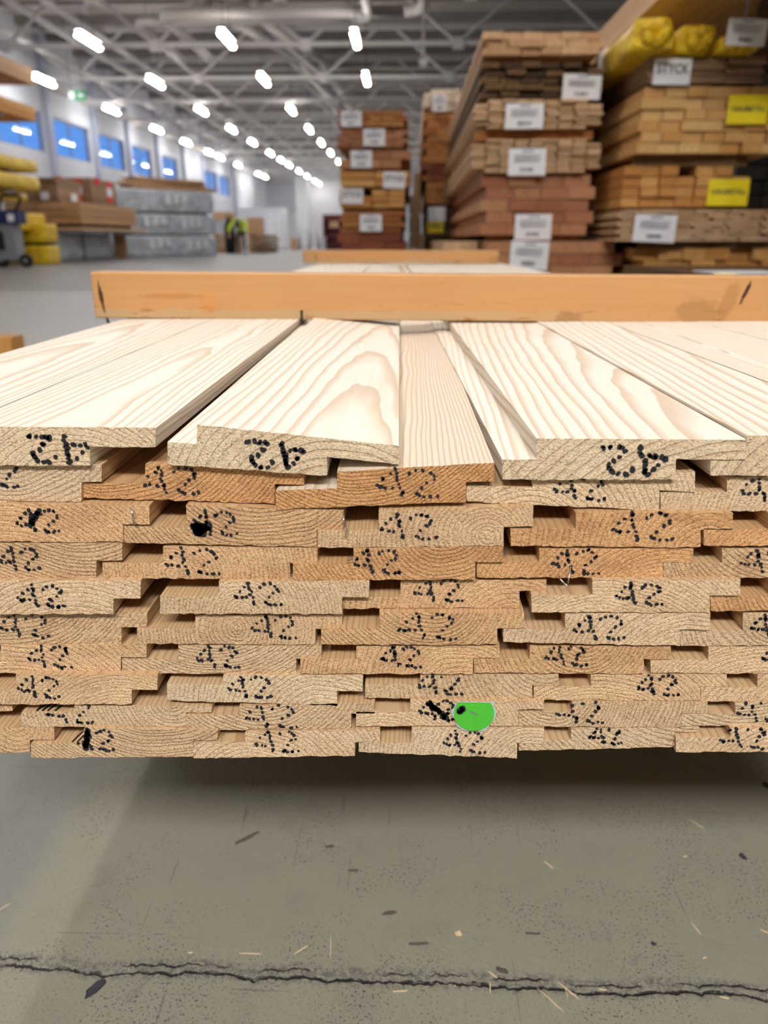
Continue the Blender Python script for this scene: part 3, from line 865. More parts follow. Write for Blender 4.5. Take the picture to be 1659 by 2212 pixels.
bm2 = empty('bearer_beam', (0, b2.y, zt + .002)); tag(bm2, 'shorter-looking honey beam across the boards, farther of two', 'beam')
beveled('timber', b2.x, b2.x + .815, 0, .045, 0, .052, M['beam'], bm2)

# supports that carry the stack, well back underneath
zb = onY(600, 1638, D0).z
for y in (1.35, 3.9):
    s = empty('stack_support', (0, y, 0)); tag(s, 'timber trestle under the near board stack, %s one' % ('front' if y < 2 else 'rear'), 'trestle')
    MB().box(-.36, .50, -.05, .05, zb - .11, zb - .002).build('crosspiece', M['dark'], s)
    for x in (-.28, .42):
        MB().box(x - .06, x + .06, -.06, .06, 0, zb - .11).build('leg', M['dark'], s)

# ================================================================ timber packs
text_cache = {}
def text_mesh(txt):
    if txt not in text_cache:
        cu = bpy.data.curves.new('t', 'FONT'); cu.body = txt; cu.size = 1; cu.extrude = .0; cu.align_x = 'CENTER'; cu.offset = .018
        o = bpy.data.objects.new('t', cu); C.objects.link(o)
        dg = bpy.context.evaluated_depsgraph_get()
        me = bpy.data.meshes.new_from_object(o.evaluated_get(dg))
        bpy.data.objects.remove(o, do_unlink=True)
        xs = [v.co.x for v in me.vertices]; w_ = max(xs) - min(xs)
        for v in me.vertices: v.co.x = (v.co.x) / w_; v.co.y /= w_
        text_cache[txt] = me
    return text_cache[txt]

def sheet(parent, Y, xl, xr, yt, yb, kind, base, skew=0.0):
    """a paper label on the front of a pack (in pack space), with its print"""
    a, b = onY(xl, yt, Y), onY(xr, yb, Y)
    w_, h = b.x - a.x, a.z - b.z
    mat = M['yellow_paper'] if kind.startswith('VARU') else (M['red_paper'] if kind == 'red' else M['paper'])
    p = MB(); nx = 6; y_ = []
    for i in range(nx + 1): y_.append(-.004 - .006 * math.sin(i / nx * math.pi) * rng.random())
    for i in range(nx):
        x0, x1 = -w_ / 2 + w_ * i / nx, -w_ / 2 + w_ * (i + 1) / nx
        p.quad([(x0, y_[i], -h / 2), (x1, y_[i + 1], -h / 2), (x1, y_[i + 1], h / 2), (x0, y_[i], h / 2)])
        p.quad([(x0, y_[i] + .001, -h / 2), (x1, y_[i + 1] + .001, -h / 2), (x1, y_[i + 1] + .001, h / 2), (x0, y_[i] + .001, h / 2)])
    o = p.build('paper_label', mat, parent)
    o.location = Vector(((a.x + b.x) / 2, Y - .045, (a.z + b.z) / 2)) - Vector(base)
    o.rotation_euler = (0, skew, 0)
    if kind == 'list':
        m = MB(); yy = -.0125
        def ln(x0, x1, z, t, mi): m.box(x0 * w_, x1 * w_, yy, yy + .001, z * h - t * h / 2, z * h + t * h / 2, mi)
        ln(-.14, .16, .40, .06, 1)
        for k in range(4): ln(-.36, .36 - .06 * (k % 2), .24 - k * .075, .028, 1)
        for k in range(12):
            ln(-.18 + k * .03, -.18 + k * .03 + rng.choice((.012, .02)), -.28, .14, 0)
        m.build('printing', [M['print'], M['print_light']], o)
    elif kind not in ('red', 'blank'):
        me = text_mesh(kind)
        if not me.materials: me.materials.append(M['print'])
        t = obj('printing', me, o, (0, -.0125, -h * .06))
        t.rotation_euler = (math.pi / 2, 0, 0)
        k = w_ * .86; t.scale = (k, k * 1.15, 1)
    return o

def pack(label, Y, xl, xr, yt, yb, nr, nc, mat, length=5.4, sheets=(), gap=.004, uneven=.03, skip=(), taper=0, cat='timber pack', name='timber_pack', group=None, yaw=0.0, rowmats=None, shift=.0):
    ym = (yt + yb) / 2; xm = (xl + xr) / 2
    X0, X1 = onY(xl, ym, Y).x, onY(xr, ym, Y).x
    Z0, Z1 = max(0.0, onY(xm, yb, Y).z), onY(xm, yt, Y).z
    base = Vector((X0, Y, Z0))
    r = empty(name, base, yaw); tag(r, label, cat, group)
    w_ = (X1 - X0) / nc; h = (Z1 - Z0) / nr
    mats = rowmats or [mat]
    mm = {}
    for i in range(nr):
        # rounded shoulders on soft bundles
        ins = taper if i in (0, nr - 1) else 0
        for j in range(ins, nc - ins):
            if (i, j) in skip: continue
            mt = mats[i % len(mats)]
            if mt not in mm:
                mm[mt] = MB().box(gap / 2, w_ - gap / 2, 0, length, gap / 2, h - gap / 2).mesh('plank', M[mt])
            dx = (shift * w_ * (i % 2)) + rng.uniform(-.004, .004)
            obj('plank', mm[mt], r, (j * w_ + dx, rng.uniform(-uneven, uneven), i * h))
    for s in sheets: sheet(r, Y, *s[:4], s[4], base, s[5] if len(s) > 5 else 0)
    return r, (X0, X1, Z0, Z1)

def bearers(Y, X0, X1, Z0, Z1, ys, label, mat='rust'):
    if Z1 - Z0 < .01: return
    for k, dy in enumerate(ys):
        o = MB().box(X0, X1, 0, .09, Z0, Z1).build('bearer', M[mat], loc=(0, Y + dy, 0))
        tag(o, '%s, %s one' % (label, ['front', 'rear'][k]), 'bearer')

def stack(Y, packs, nm, bmat='rust'):
    """packs listed from top to bottom; bearers fill the gaps down to the floor"""
    ext = []
    for p in packs:
        r, e = pack(**p); ext.append(e)
    for i, e in enumerate(ext):
        z1 = e[2]; z0 = ext[i + 1][3] if i + 1 < len(ext) else 0.0
        x0 = max(e[0], ext[i + 1][0]) if i + 1 < len(ext) else e[0]
        x1 = min(e[1], ext[i + 1][1]) if i + 1 < len(ext) else e[1]
        bearers(packs[i].get('Y', Y), x0 + .03, x1 - .03, z0, z1, (.12, 3.6), 'short timber bearer under the %s pack of the %s' % (ORD[i], nm), bmat)

YA = 6.6
stack(YA, [
 dict(label='topmost tan pack of the tall centre-right stack, square board ends', Y=YA, xl=1042, xr=1298, yt=68, yb=119, nr=3, nc=6, mat='tan', length=5.6, shift=.3),
 dict(label='dark weathered pack with uneven ends and a list sheet, second from top', Y=YA + .12, xl=1036, xr=1296, yt=134, yb=213, nr=5, nc=6, mat='dark', uneven=.08, gap=.012, shift=.25,
      sheets=[(1215, 1293, 163, 217, 'list', .03)], length=5.2),
 dict(label='thin-board bundle with white sheet, third from top, centre-right stack', Y=YA, xl=1022, xr=1300, yt=213, yb=279, nr=7, nc=9, mat='light', uneven=.03, gap=.010, taper=1, shift=.12,
      sheets=[(1092, 1170, 226, 280, 'list')]),
 dict(label='thin-board bundle with white sheet, fourth from top, centre-right stack', Y=YA, xl=1016, xr=1296, yt=299, yb=374, nr=8, nc=9, mat='light', uneven=.03, gap=.010, taper=1, shift=.1,
      sheets=[(1098, 1175, 322, 380, 'list')]),
 dict(label='tall reddish pack of wide boards with white sheet, centre-right stack', Y=YA + .05, xl=1038, xr=1272, yt=377, yb=508, nr=5, nc=4, mat='red', uneven=.02, shift=.2,
      sheets=[(1112, 1187, 463, 518, 'list')], length=4.8),
 dict(label='lowest reddish-tan pack of the centre-right stack with a drooping white sheet', Y=YA - .1, xl=1048, xr=1325, yt=521, yb=600, nr=3, nc=4, mat='red', uneven=.02, shift=.3,
      sheets=[(1102, 1180, 521, 582, 'list', .04)], length=4.8),
], 'centre-right stack')
# pale boards poking out beside the lowest pack
pack('small pale timber bundle left of the lowest reddish pack', YA + .4, 955, 1030, 521, 700, 7, 4, 'light', 4.0)

YB = 6.1
stack(YB, [
 dict(label='greyish tan pack carrying the STYCK sheet below the yellow bundles', Y=YB, xl=1402, xr=1650, yt=122, yb=180, nr=6, nc=3, mat='grey_brown', gap=.006,
      sheets=[(1410, 1484, 130, 186, 'STYCK', .02)], length=5.0),
 dict(label='big honey-coloured pack with upper yellow sheet at the right edge', Y=YB, xl=1380, xr=1700, yt=186, yb=332, nr=6, nc=7, mat='honey', shift=.15, uneven=.025, gap=.006,
      sheets=[(1570, 1648, 207, 270, 'VARUBESTÄLL')], length=5.2),
 dict(label='shaded honey-coloured pack with lower yellow sheet at the right', Y=YB + .1, xl=1345, xr=1618, yt=358, yb=448, nr=4, nc=7, mat='orange', uneven=.03, gap=.006, skip=((3, 3), (3, 6)),
      sheets=[(1527, 1607, 388, 445, 'VARUBESTÄLL')], length=5.0),
 dict(label='thin grooved board bundle with white sheet low at the right', Y=YB, xl=1330, xr=1720, yt=452, yb=522, nr=8, nc=10, mat='light', gap=.008, uneven=.03, shift=.3,
      sheets=[(1368, 1452, 464, 523, 'list', .04)], length=5.0),
 dict(label='lowest honey pack at the right, mixed board sizes', Y=YB + .15, xl=1368, xr=1720, yt=536, yb=612, nr=3, nc=7, mat='orange', uneven=.05, shift=.4, length=5.0),
], 'right-hand stack', 'dark')

pack('tall dark timber stack added to darken the gaps behind the right-hand stack', 11.7, 1590, 1860, 120, 575, 14, 4, 'black_wood', 3.0, gap=.02, uneven=.05)  # near-black planks added so the gaps between packs read dark
# pack high above the right stack, seen from below
pz = H + 1.62
px0 = 1.75
r = empty('timber_pack', (px0, 4.1, pz)); tag(r, 'wide plank pack overhead at top right, seen from below', 'timber pack')
pm = MB().box(.004, .206, 0, 5.3, 0, .05).mesh('plank', M['light'])
for i in range(4):
    for j in range(7):
        obj('plank', pm, r, (j * .21, rng.uniform(-.03, .03), i * .055))
for k, dy in enumerate((2.35, 4.6)):
    zz = onY(1520, 122, YB).z + (0 if k == 0 else .0)
    o = MB().box(px0 + .75, px0 + 1.5, 0, .09, zz, pz).build('bearer', M['dark'], loc=(0, 4.1 + dy, 0)); tag(o, 'dark upright block carrying the overhead planks, %s one' % ['front', 'rear'][k], 'bearer')

# yellow wrapped bundles
def lumpy(name, x0, x1, y0, y1, z0, z1, amp, mat, parent=None, freq=5.0, cuts=(6, 14, 4), seed=0, rnd=.25, loc=None):
    me = bpy.data.meshes.new(name); bm = bmesh.new()
    nx, ny, nz = cuts
    bmesh.ops.create_cube(bm, size=1)
    ed = lambda ax: [e for e in bm.edges if abs((e.verts[0].co - e.verts[1].co)[ax]) > .4 and sum(abs((e.verts[0].co - e.verts[1].co)[k]) for k in range(3)) < 1.01]
    for ax, c in ((0, nx), (1, ny), (2, nz)):
        es = [e for e in bm.edges if abs((e.verts[0].co - e.verts[1].co)[ax]) > 1e-4]
        bmesh.ops.subdivide_edges(bm, edges=es, cuts=c, use_grid_fill=True)
    sx, sy, sz = x1 - x0, y1 - y0, z1 - z0
    for v in bm.verts:
        x, y, z = v.co
        rx = 1 - rnd * max(0, abs(z) * 2 - .5) * .25
        p = Vector((x * sx * rx, y * sy, z * sz * (1 - rnd * max(0, abs(x) * 2 - .6) * .25)))
        nz_ = mnoise.noise_vector(p * freq + Vector((seed * 7.3, seed * 3.1, 0)))
        bot = 0 if abs(z) > .49 else 1
        v.co = p + Vector((nz_.x, nz_.y, nz_.z * bot)) * amp + Vector(((x0 + x1) / 2, (y0 + y1) / 2, (z0 + z1) / 2))
    bm.to_mesh(me); bm.free()
    me.materials.append(mat)
    for p in me.polygons: p.use_smooth = True
    return obj(name, me, parent, loc)
zt1 = onY(1520, 122, YB).z
for i, (xl, xr, yt, ln, y0) in enumerate([(1376, 1462, 40, 5.2, 5.9), (1474, 1552, 56, 4.8, 6.0), (1556, 1642, 78, 4.6, 5.95)]):
    a, b = onY(xl, yt, y0), onY(xr, yt, y0)
    e = empty('wrapped_bundle', ((a.x + b.x) / 2, y0, zt1 + .004))
    tag(e, ['bright yellow wrapped bundle, leftmost and tallest of three at the top right', 'crumpled yellow wrapped bundle, middle of three at the top right', 'low yellow wrapped bundle, rightmost of three behind the hanging sheet'][i], 'bundle', None)
    hw = (b.x - a.x) / 2; hh = a.z - zt1
    lumpy('wrapping', -hw, hw, 0, ln, 0, hh, .045, M['yellow_wrap'], e, 6.0, (7, 18, 5), i, .6)
    k = MB()
    for t in range(5):
        ang = t * 1.25
        k.tube([(0, .01, hh * .5), (hw * .5 * c_(ang), -.03, hh * (.5 + .3 * s_(ang))), (hw * .8 * c_(ang + .3), -.01, hh * (.5 + .42 * s_(ang + .3)))], [.03, .05, .02], 7)
    k.build('twisted_end', M['yellow_wrap'], e, smooth=True)
    if i == 0: MB().box(-hw - .03, -hw + .05, .95, 1.0, .0, hh + .02).build('strap', M['lamp_body'], e)
# sheet hanging in front of the rightmost bundle
P0, P1 = onY(1568, 45, 5.8), onY(1645, 103, 5.8)
hs = empty('hanging_sheet', ((P0.x + P1.x) / 2, 5.8, P1.z)); tag(hs, 'white list sheet hanging in front of the low yellow bundle', 'paper sheet')
sheet(hs, 5.845, 1568, 1645, 45, 103, 'list', Vector(hs.location), .05)
MB().bar((0, 0, P0.z - P1.z), (0, .01, pz - P1.z), .004).build('string', M['staple'], hs)

# white card lying above the beam at the far right
P0 = onY(1545, 592, 4.0)
cd = empty('price_card', (P0.x, 4.0, P0.z)); tag(cd, 'white card with red and yellow edge lying behind the near beam at right', 'card')
MB().box(0, .36, 0, .32, 0, .006).build('card', M['paper'], cd)
MB().box(-.004, .10, -.006, .02, -.006, 0).build('yellow_edge', M['yellow_paper'], cd)
MB().box(.26, .37, -.006, .02, -.008, 0).build('red_edge', M['red_paper'], cd)
o = MB().box(P0.x - .03, P0.x + .9, 4.0, 5.6, P0.z - .10, P0.z - .008).build('timber_pack', M['dark']); tag(o, 'low dark board pile under the white card at right', 'timber pack')
for k, y in enumerate((4.2, 5.3)):
    o = MB().box(P0.x, P0.x + .85, y, y + .1, 0, P0.z - .10).build('bearer', M['dark']); tag(o, 'block under the low dark pile at right, %s one' % ['front', 'rear'][k], 'bearer')

YC = 10.6
stack(YC, [
 dict(label='topmost rust-brown pack of the narrow middle stack', Y=YC, xl=730, xr=873, yt=238, yb=274, nr=3, nc=5, mat='rust', shift=.3, uneven=.03, gap=.008, sheets=[(737, 782, 241, 275, 'list')]),
 dict(label='second pack from top of the narrow middle stack', Y=YC, xl=727, xr=871, yt=280, yb=319, nr=4, nc=5, mat='red', shift=.3, gap=.006, sheets=[(785, 832, 279, 316, 'list')]),
 dict(label='third pack from top of the narrow middle stack', Y=YC, xl=732, xr=866, yt=325, yb=364, nr=2, nc=3, mat='red', shift=.5, gap=.006, sheets=[(758, 804, 326, 363, 'list')]),
 dict(label='fourth pack from top of the middle stack, STYCK sheet on its right', Y=YC, xl=735, xr=885, yt=370, yb=404, nr=2, nc=2, mat='orange', uneven=.06, gap=.01, sheets=[(828, 875, 372, 407, 'STYCK', .03)]),
 dict(label='fifth pack from top of the middle stack, STYCK sheet on its left', Y=YC, xl=733, xr=874, yt=409, yb=449, nr=3, nc=4, mat='orange', uneven=.04, gap=.008, skip=((2, 1),), sheets=[(738, 785, 408, 440, 'STYCK')]),
 dict(label='sixth pack from top of the middle stack, uneven rust boards', Y=YC, xl=732, xr=868, yt=455, yb=502, nr=4, nc=2, mat='rust', shift=.1, uneven=.07, gap=.012, sheets=[(778, 825, 463, 500, 'list')]),
 dict(label='lowest dark red pack of the narrow middle stack', Y=YC, xl=728, xr=868, yt=503, yb=562, nr=3, nc=3, mat='brick', shift=.2, uneven=.03),
], 'narrow middle stack')

YD = 12.6
stack(YD, [
 dict(label='pale wrapped-looking board bundle topping the half-hidden stack', Y=YD, xl=915, xr=1010, yt=192, yb=240, nr=6, nc=6, mat='white_wood', gap=.008, sheets=[(934, 964, 205, 242, 'list')], taper=1),
 dict(label='tall brown pack in the half-hidden stack', Y=YD, xl=914, xr=1020, yt=244, yb=352, nr=7, nc=4, mat='rust', shift=.3, uneven=.03),
 dict(label='dark red pack in the half-hidden stack', Y=YD, xl=912, xr=1020, yt=354, yb=390, nr=3, nc=4, mat='brick', shift=.3),
 dict(label='orange pack in the half-hidden stack', Y=YD, xl=920, xr=1020, yt=392, yb=440, nr=3, nc=4, mat='rust', uneven=.03),
 dict(label='dark pack with white and yellow sheets in the half-hidden stack', Y=YD, xl=922, xr=1020, yt=446, yb=512, nr=4, nc=4, mat='dark', sheets=[(925, 962, 447, 478, 'blank'), (923, 957, 479, 503, 'VARU')]),
], 'half-hidden stack', 'dark')
# clutter between the two middle stacks
pack('small tan pack on the floor between the middle stacks', 13.0, 889, 918, 505, 552, 3, 2, 'light', 2.5)
o = empty('crate', onY(878, 500, 14.5)); tag(o, 'grey plastic crate pile between the middle stacks', 'crate')
A = onY(884, 420, 16.6); Bq = onY(908, 510, 16.6); o.location = (A.x, 16.6, 0)
for k in range(4):
    hz = A.z / 4
    MB().box(0, Bq.x - A.x, 0, .5, k * hz, k * hz + hz * .92).build('tier', M['metal_grey'], o)
A = onY(893, 375, 12.8)
o = empty('leaning_board', (A.x, 12.8, 0)); tag(o, 'pale loose board leaning beside the middle stack', 'board')
bd = MB(); bd.box(-.05, .05, -.02, .02, 0, A.z).build('plank', M['light'], o); o.rotation_euler = (0, .04, 0)
MB().box(-.06, .06, -.03, -.02, .25, .5).build('end_wrap', M['paper'], o)

# ================================================================ left side of the hall
# grey wrapped packs: single one, then the triple stack farther back
def wrapped(label, p0, p1, depth, z0, z1, seed, marks=()):
    p0, p1 = Vector((*p0, 0)), Vector((*p1, 0)); L = (p1 - p0).length; ang = math.atan2(p1.y - p0.y, p1.x - p0.x)
    e = empty('wrapped_pack', (p0.x, p0.y, z0), ang); tag(e, label, 'timber pack', 'grey wrapped packs by the window wall')
    lumpy('wrapping', 0, L, 0, depth, 0, z1 - z0, .035, M['grey_wrap'], e, 2.5, (16, 5, 6), seed, .3)
    for (u, v, su, sv) in marks:
        m = MB()
        for k in range(3):
            m.box(u * L + k * su * .38, u * L + k * su * .38 + su * .24, -.085, -.05, (v + .05 * k) * (z1 - z0), (v + sv) * (z1 - z0))
        m.build('printed_mark', M['wrap_print'], e)
    return e
q0 = onZ(128, 566, 0); 
e = empty('wrapped_pack', (q0.x, q0.y, 0)); tag(e, 'single grey plastic-wrapped pack on the floor under the sheet boards', 'timber pack', 'grey wrapped packs by the window wall')
ztop = onY(128, 500, q0.y).z
lumpy('wrapping', -1.6, 0, 0, 4.4, 0, ztop, .035, M['grey_wrap'], e, 2.5, (6, 16, 6), 3, .3)
MB().box(-.012, .012, 1.9, 1.95, .02, ztop).build('strap', M['dark_metal'], e, loc=(.02, 0, 0))
T0, T1 = (-10.83, 30.4), (-8.05, 33.7)
zs = [onY(280, y, 30.6).z for y in (556, 509, 506, 460, 456, 405)]
wrapped('lowest grey wrapped pack in the stack of three', T0, T1, 1.3, 0, zs[1], 1, [(.25, .40, 1.0, .45), (.66, .3, 1.0, .5)])
wrapped('middle grey wrapped pack in the stack of three', T0, T1, 1.3, zs[2], zs[3], 2, [(.22, .40, 1.0, .45), (.62, .3, .9, .5)])
wrapped('topmost grey wrapped pack in the stack of three', T0, T1, 1.3, zs[4], zs[5], 4, [(.46, .35, 1.0, .5), (.1, .3, .5, .15)])
for (z0, z1, nm) in ((zs[1], zs[2], 'lower'), (zs[3], zs[4], 'upper')):
    if z1 - z0 > .005:
        d = Vector((T1[0] - T0[0], T1[1] - T0[1], 0)); an = math.atan2(d.y, d.x)
        o = MB().box(.3, d.length - .3, .1, 1.2, 0, z1 - z0).build('bearer', M['dark'], loc=(T0[0], T0[1], z0)); o.rotation_euler = (0, 0, an)
        tag(o, '%s dark bearer layer between the grey wrapped packs' % nm, 'bearer')
# loose boards on top of the grey stack
zz = zs[5] + .01
an = math.atan2(T1[1] - T0[1], T1[0] - T0[0])
for k, (u, dz_, da, ln) in enumerate([(.5, 0, .0, 3.9), (.55, .07, .03, 3.8), (.45, .14, .06, 3.7), (.5, .21, .10, 3.6), (.7, .28, .02, 3.2), (.6, .35, .05, 3.2)]):
    o = MB().box(-.2, ln - .2, 0, .9, 0, .06).build('loose_board', M['tan'], loc=(T0[0] + u, T0[1] + u * 1.1 + .15, zz + dz_))
    o.rotation_euler = (0, 0, an + da)
    tag(o, 'wide tan board lying on the grey wrapped stack, %s from below' % ORD[k], 'board', 'loose boards on the grey stack')
# upright tan panel between the packs
a, b = onY(243, 505, 28.9), onY(275, 560, 28.9)
o = MB().box(a.x, b.x, 28.9, 29.0, 0, a.z).build('upright_panel', M['tan']); tag(o, 'upright tan panel standing between the grey packs', 'panel')

# sheet boards and packs lying on the single grey pack
YL = q0.y + .1
X0 = -12.2
o = MB().box(-11.9, -9.55, YL - .1, YL + 5.8, ztop + .04, ztop + .12).build('sheet_board', M['tan']); tag(o, 'broad tan sheet board lying on the single grey pack', 'board')
zsht = ztop + .12
r = empty('timber_pack', (-11.9, YL + .2, zsht + .10)); tag(r, 'broad tan pack of planks on the sheet board', 'timber pack')
pm = MB().box(.004, .44, 0, 4.9, .003, .19).mesh('plank', M['tan'])
for i in range(3):
    for j in range(5): obj('plank', pm, r, (j * .445, rng.uniform(-.05, .05), i * .2))
for k, y in enumerate((.4, 2.6, 4.6)):
    o = MB().box(-11.8, -9.75, YL + y, YL + y + .12, zsht, zsht + .10).build('bearer', M['dark']); tag(o, 'bearer under the broad tan pack, %s from the front' % ORD[k], 'bearer')
zp = zsht + .10 + .60
def small_pack(label, x0, x1, y0, y1, nr, hz, mat, sheets):
    r = empty('timber_pack', (x0, y0, zp + .005)); tag(r, label, 'timber pack')
    m = MB().box(.003, (x1 - x0) / 2 - .003, 0, y1 - y0, .004, hz - .004).mesh('plank', M[mat])
    for i in range(nr):
        for j in range(2): obj('plank', m, r, (j * (x1 - x0) / 2, rng.uniform(-.04, .04), i * hz))
    for (dx, z, w_, h, mt) in sheets:
        MB().box(x1 - x0 + .01, x1 - x0 + .016, dx, dx + w_, z, z + h).build('paper_label', M[mt], r)
        MB().box(min(dx, .9) - w_ * .0, min(dx, .9) + w_ * .6, -.055, -.05, z, z + h).build('paper_label', M[mt], r)
small_pack('grey-brown board pile with small white label on the tan pack', -11.7, -10.3, YL + .3, YL + 2.0, 6, .11, 'grey_brown', [(.9, .05, .4, .22, 'paper')])
small_pack('brown board pile with red and white labels on the tan pack', -11.6, -10.15, YL + 2.5, YL + 4.7, 7, .115, 'grey_brown', [(.3, .62, .45, .22, 'red_paper'), (1.3, .12, .45, .2, 'red_paper'), (1.3, .32, .45, .26, 'paper'), (1.3, .58, .45, .2, 'red_paper')])

# cantilever rack with yellow packs and timber packs at the far left
rk = empty('cantilever_rack', (-12.2, 18, 0)); tag(rk, 'grey cantilever rack at the far left, arms carrying yellow bundles', 'rack')
def rack_pack(label, px, yt, yb, X1, wid, mat, nm='wrapped_bundle', lum=True, cat='bundle', near=15.2):
    """the far right corner of the load is at (px, yt..yb) on the plane x = X1"""
    a, b = onX(px, yt, X1), onX(px, yb, X1)
    z, hz = b.z, a.z - b.z
    e = empty(nm, (X1 - wid / 2, near, z)); tag(e, label, cat)
    hw = wid / 2; L = b.y - near
    if lum: lumpy('wrapping', -hw, hw, 0, L, 0, hz, .03, M[mat], e, 3, (5, 14, 4), z, .3)
    else:
        n = 3; m = MB().box(.003, 2 * hw / n - .003, 0, L, .003, hz / 2 - .003).mesh('plank', M[mat])
        for i in range(2):
            for j in range(n): obj('plank', m, e, (-hw + j * 2 * hw / n, rng.uniform(-.04, .04), i * hz / 2))
    return z
levels = [
 rack_pack('slanting yellow wrapped bundle low on the rack behind the cart', 102, 462, 500, -9.95, .8, 'yellow_wrap', near=19.9),
 rack_pack('narrow yellow wrapped bundle on the second rack level at far left', 60, 419, 436, -10.2, 1.2, 'yellow_wrap'),
 rack_pack('thick yellow wrapped bundle on the third rack level at far left', 87, 384, 413, -9.75, 1.6, 'yellow_wrap'),
 rack_pack('yellow wrapped bundle on the fourth rack level at far left', 84, 349, 374, -9.75, 1.6, 'yellow_wrap'),
 rack_pack('orange-tan timber pack on the fifth rack level at far left', 80, 234, 264, -9.75, 1.6, 'orange', 'timber_pack', False, 'timber pack'),
 rack_pack('tan timber pack on the topmost rack level at far left', 74, 150, 184, -9.75, 1.6, 'tan', 'timber_pack', False, 'timber pack')]
for y in (-2.2, .2, 2.4):
    MB().box(-.12, .12, y - .08, y + .08, 0, levels[-1] + .3).build('upright', M['pillar'], rk)
    for k, z in enumerate(levels):
        MB().box(.1, (2.2, 1.95, 2.35, 2.35, 2.35, 2.35)[k], y - .04, y + .04, z - .06, z - .002).build('arm', M['pillar'], rk)
# two yellow packs on the floor beside the cart
a = onZ(52, 571, 0); xr_ = onY(107, 560, a.y).x
zA, zB, zC_ = onY(80, 531, a.y).z, onY(80, 524, a.y).z, onY(80, 483, a.y).z
e = empty('wrapped_bundle', (a.x, a.y, 0)); tag(e, 'lower square yellow wrapped pack on the floor behind the cart', 'bundle')
lumpy('wrapping', -.9, xr_ - a.x, 0, .7, 0, zA, .012, M['yellow_wrap'], e, 3, (8, 6, 4), 11, .0)
e = empty('wrapped_bundle', (a.x, a.y, zB)); tag(e, 'upper square yellow wrapped pack behind the cart', 'bundle')
lumpy('wrapping', -.9, xr_ - a.x, 0, .7, 0, zC_ - zB, .012, M['yellow_wrap'], e, 3, (8, 6, 4), 12, .0)
o = MB().box(-.8, xr_ - a.x - .1, .1, .6, zA, zB).build('bearer', M['dark'], loc=(a.x, a.y, 0)); tag(o, 'dark bearer between the two square yellow packs', 'bearer')

# the grey cart with handle
Yt = onZ(40, 577, 0).y
tx = lambda px, py: onY(px, py, Yt)
cbase = tx(32, 577)
ct = empty('hand_cart', (cbase.x, Yt, 0)); tag(ct, 'grey upright cart with black handle and wheels at far left', 'cart')
u = lambda px, py: (tx(px, py) - Vector((cbase.x, Yt, 0)))
body = MB(); a0, a1, a2, a3 = u(-8, 560), u(48, 562), u(34, 478), u(2, 478)
for (p, d) in ((0, -.25),):
    fr = [Vector((a.x, -.22, a.z)) for a in (a0, a1, a2, a3)]; bk = [Vector((a.x, .22, a.z)) for a in (a0, a1, a2, a3)]
    body.quad(fr); body.quad(bk)
    for i in range(4): body.quad([fr[i], fr[(i + 1) % 4], bk[(i + 1) % 4], bk[i]])
body.build('body', M['metal_grey'], ct)
k0, k1 = u(2, 500), u(22, 540)
MB().box(k0.x, k1.x, -.24, -.22, k1.z, k0.z).build('front_recess', M['dark_metal'], ct)
k0, k1 = u(0, 455), u(50, 484)
MB().box(k0.x, k1.x, -.26, .2, k1.z, k0.z).build('control_head', M['navy'], ct)
k0, k1 = u(27, 463), u(43, 479); MB().box(k0.x, k1.x, -.275, -.26, k1.z, k0.z).build('sticker', M['paper'], ct)
hp = [u(-2, 455), u(2, 425), u(8, 421), u(38, 423), u(45, 428), u(34, 456)]
MB().tube([Vector((p.x, 0, p.z)) for p in hp], .035, 8).build('handle', M['black'], ct, smooth=True)
def wheel(px, py, r, w_, mat):
    c = u(px, py); b = MB(); k = 20
    for yy in (-w_ / 2 - .1, w_ / 2 - .1):
        b.quad([(c.x + r * c_(2 * math.pi * i / k), yy, r + .002 + r * s_(2 * math.pi * i / k)) for i in range(k)])
    for i in range(k):
        t0, t1 = 2 * math.pi * i / k, 2 * math.pi * (i + 1) / k
        b.quad([(c.x + r * c_(t0), -w_ / 2 - .1, r + .002 + r * s_(t0)), (c.x + r * c_(t1), -w_ / 2 - .1, r + .002 + r * s_(t1)), (c.x + r * c_(t1), w_ / 2 - .1, r + .002 + r * s_(t1)), (c.x + r * c_(t0), w_ / 2 - .1, r + .002 + r * s_(t0))])
    o = b.build('wheel', mat, ct)
    MB().tube([(c.x, -w_ / 2 - .12, r), (c.x, -w_ / 2 - .09, r)], r * .35, 12).build('hub', M['metal_grey'], o)
wheel(10, 568, .16, .12, M['black']); wheel(62, 567, .15, .10, M['black'])
c0, c1 = u(10, 566), u(62, 566)
MB().bar((c0.x, -.02, .15), (c1.x, -.02, .15), .03, seg=8).build('axle', M['metal_grey'], ct)

# timber end at the left edge, close by
a = onZ(36, 745, 0.0)
P = onY(34, 712, 4.9)
o = MB().box(-1.6, 0, 0, .14, 0, .14).build('floor_beam', M['orange'], loc=(P.x, 5.1, 0)); tag(o, 'honey-coloured beam end lying on the floor at the left edge', 'beam')
P = onZ(36, 726, .14); o.location = (P.x, P.y - .07, 0)

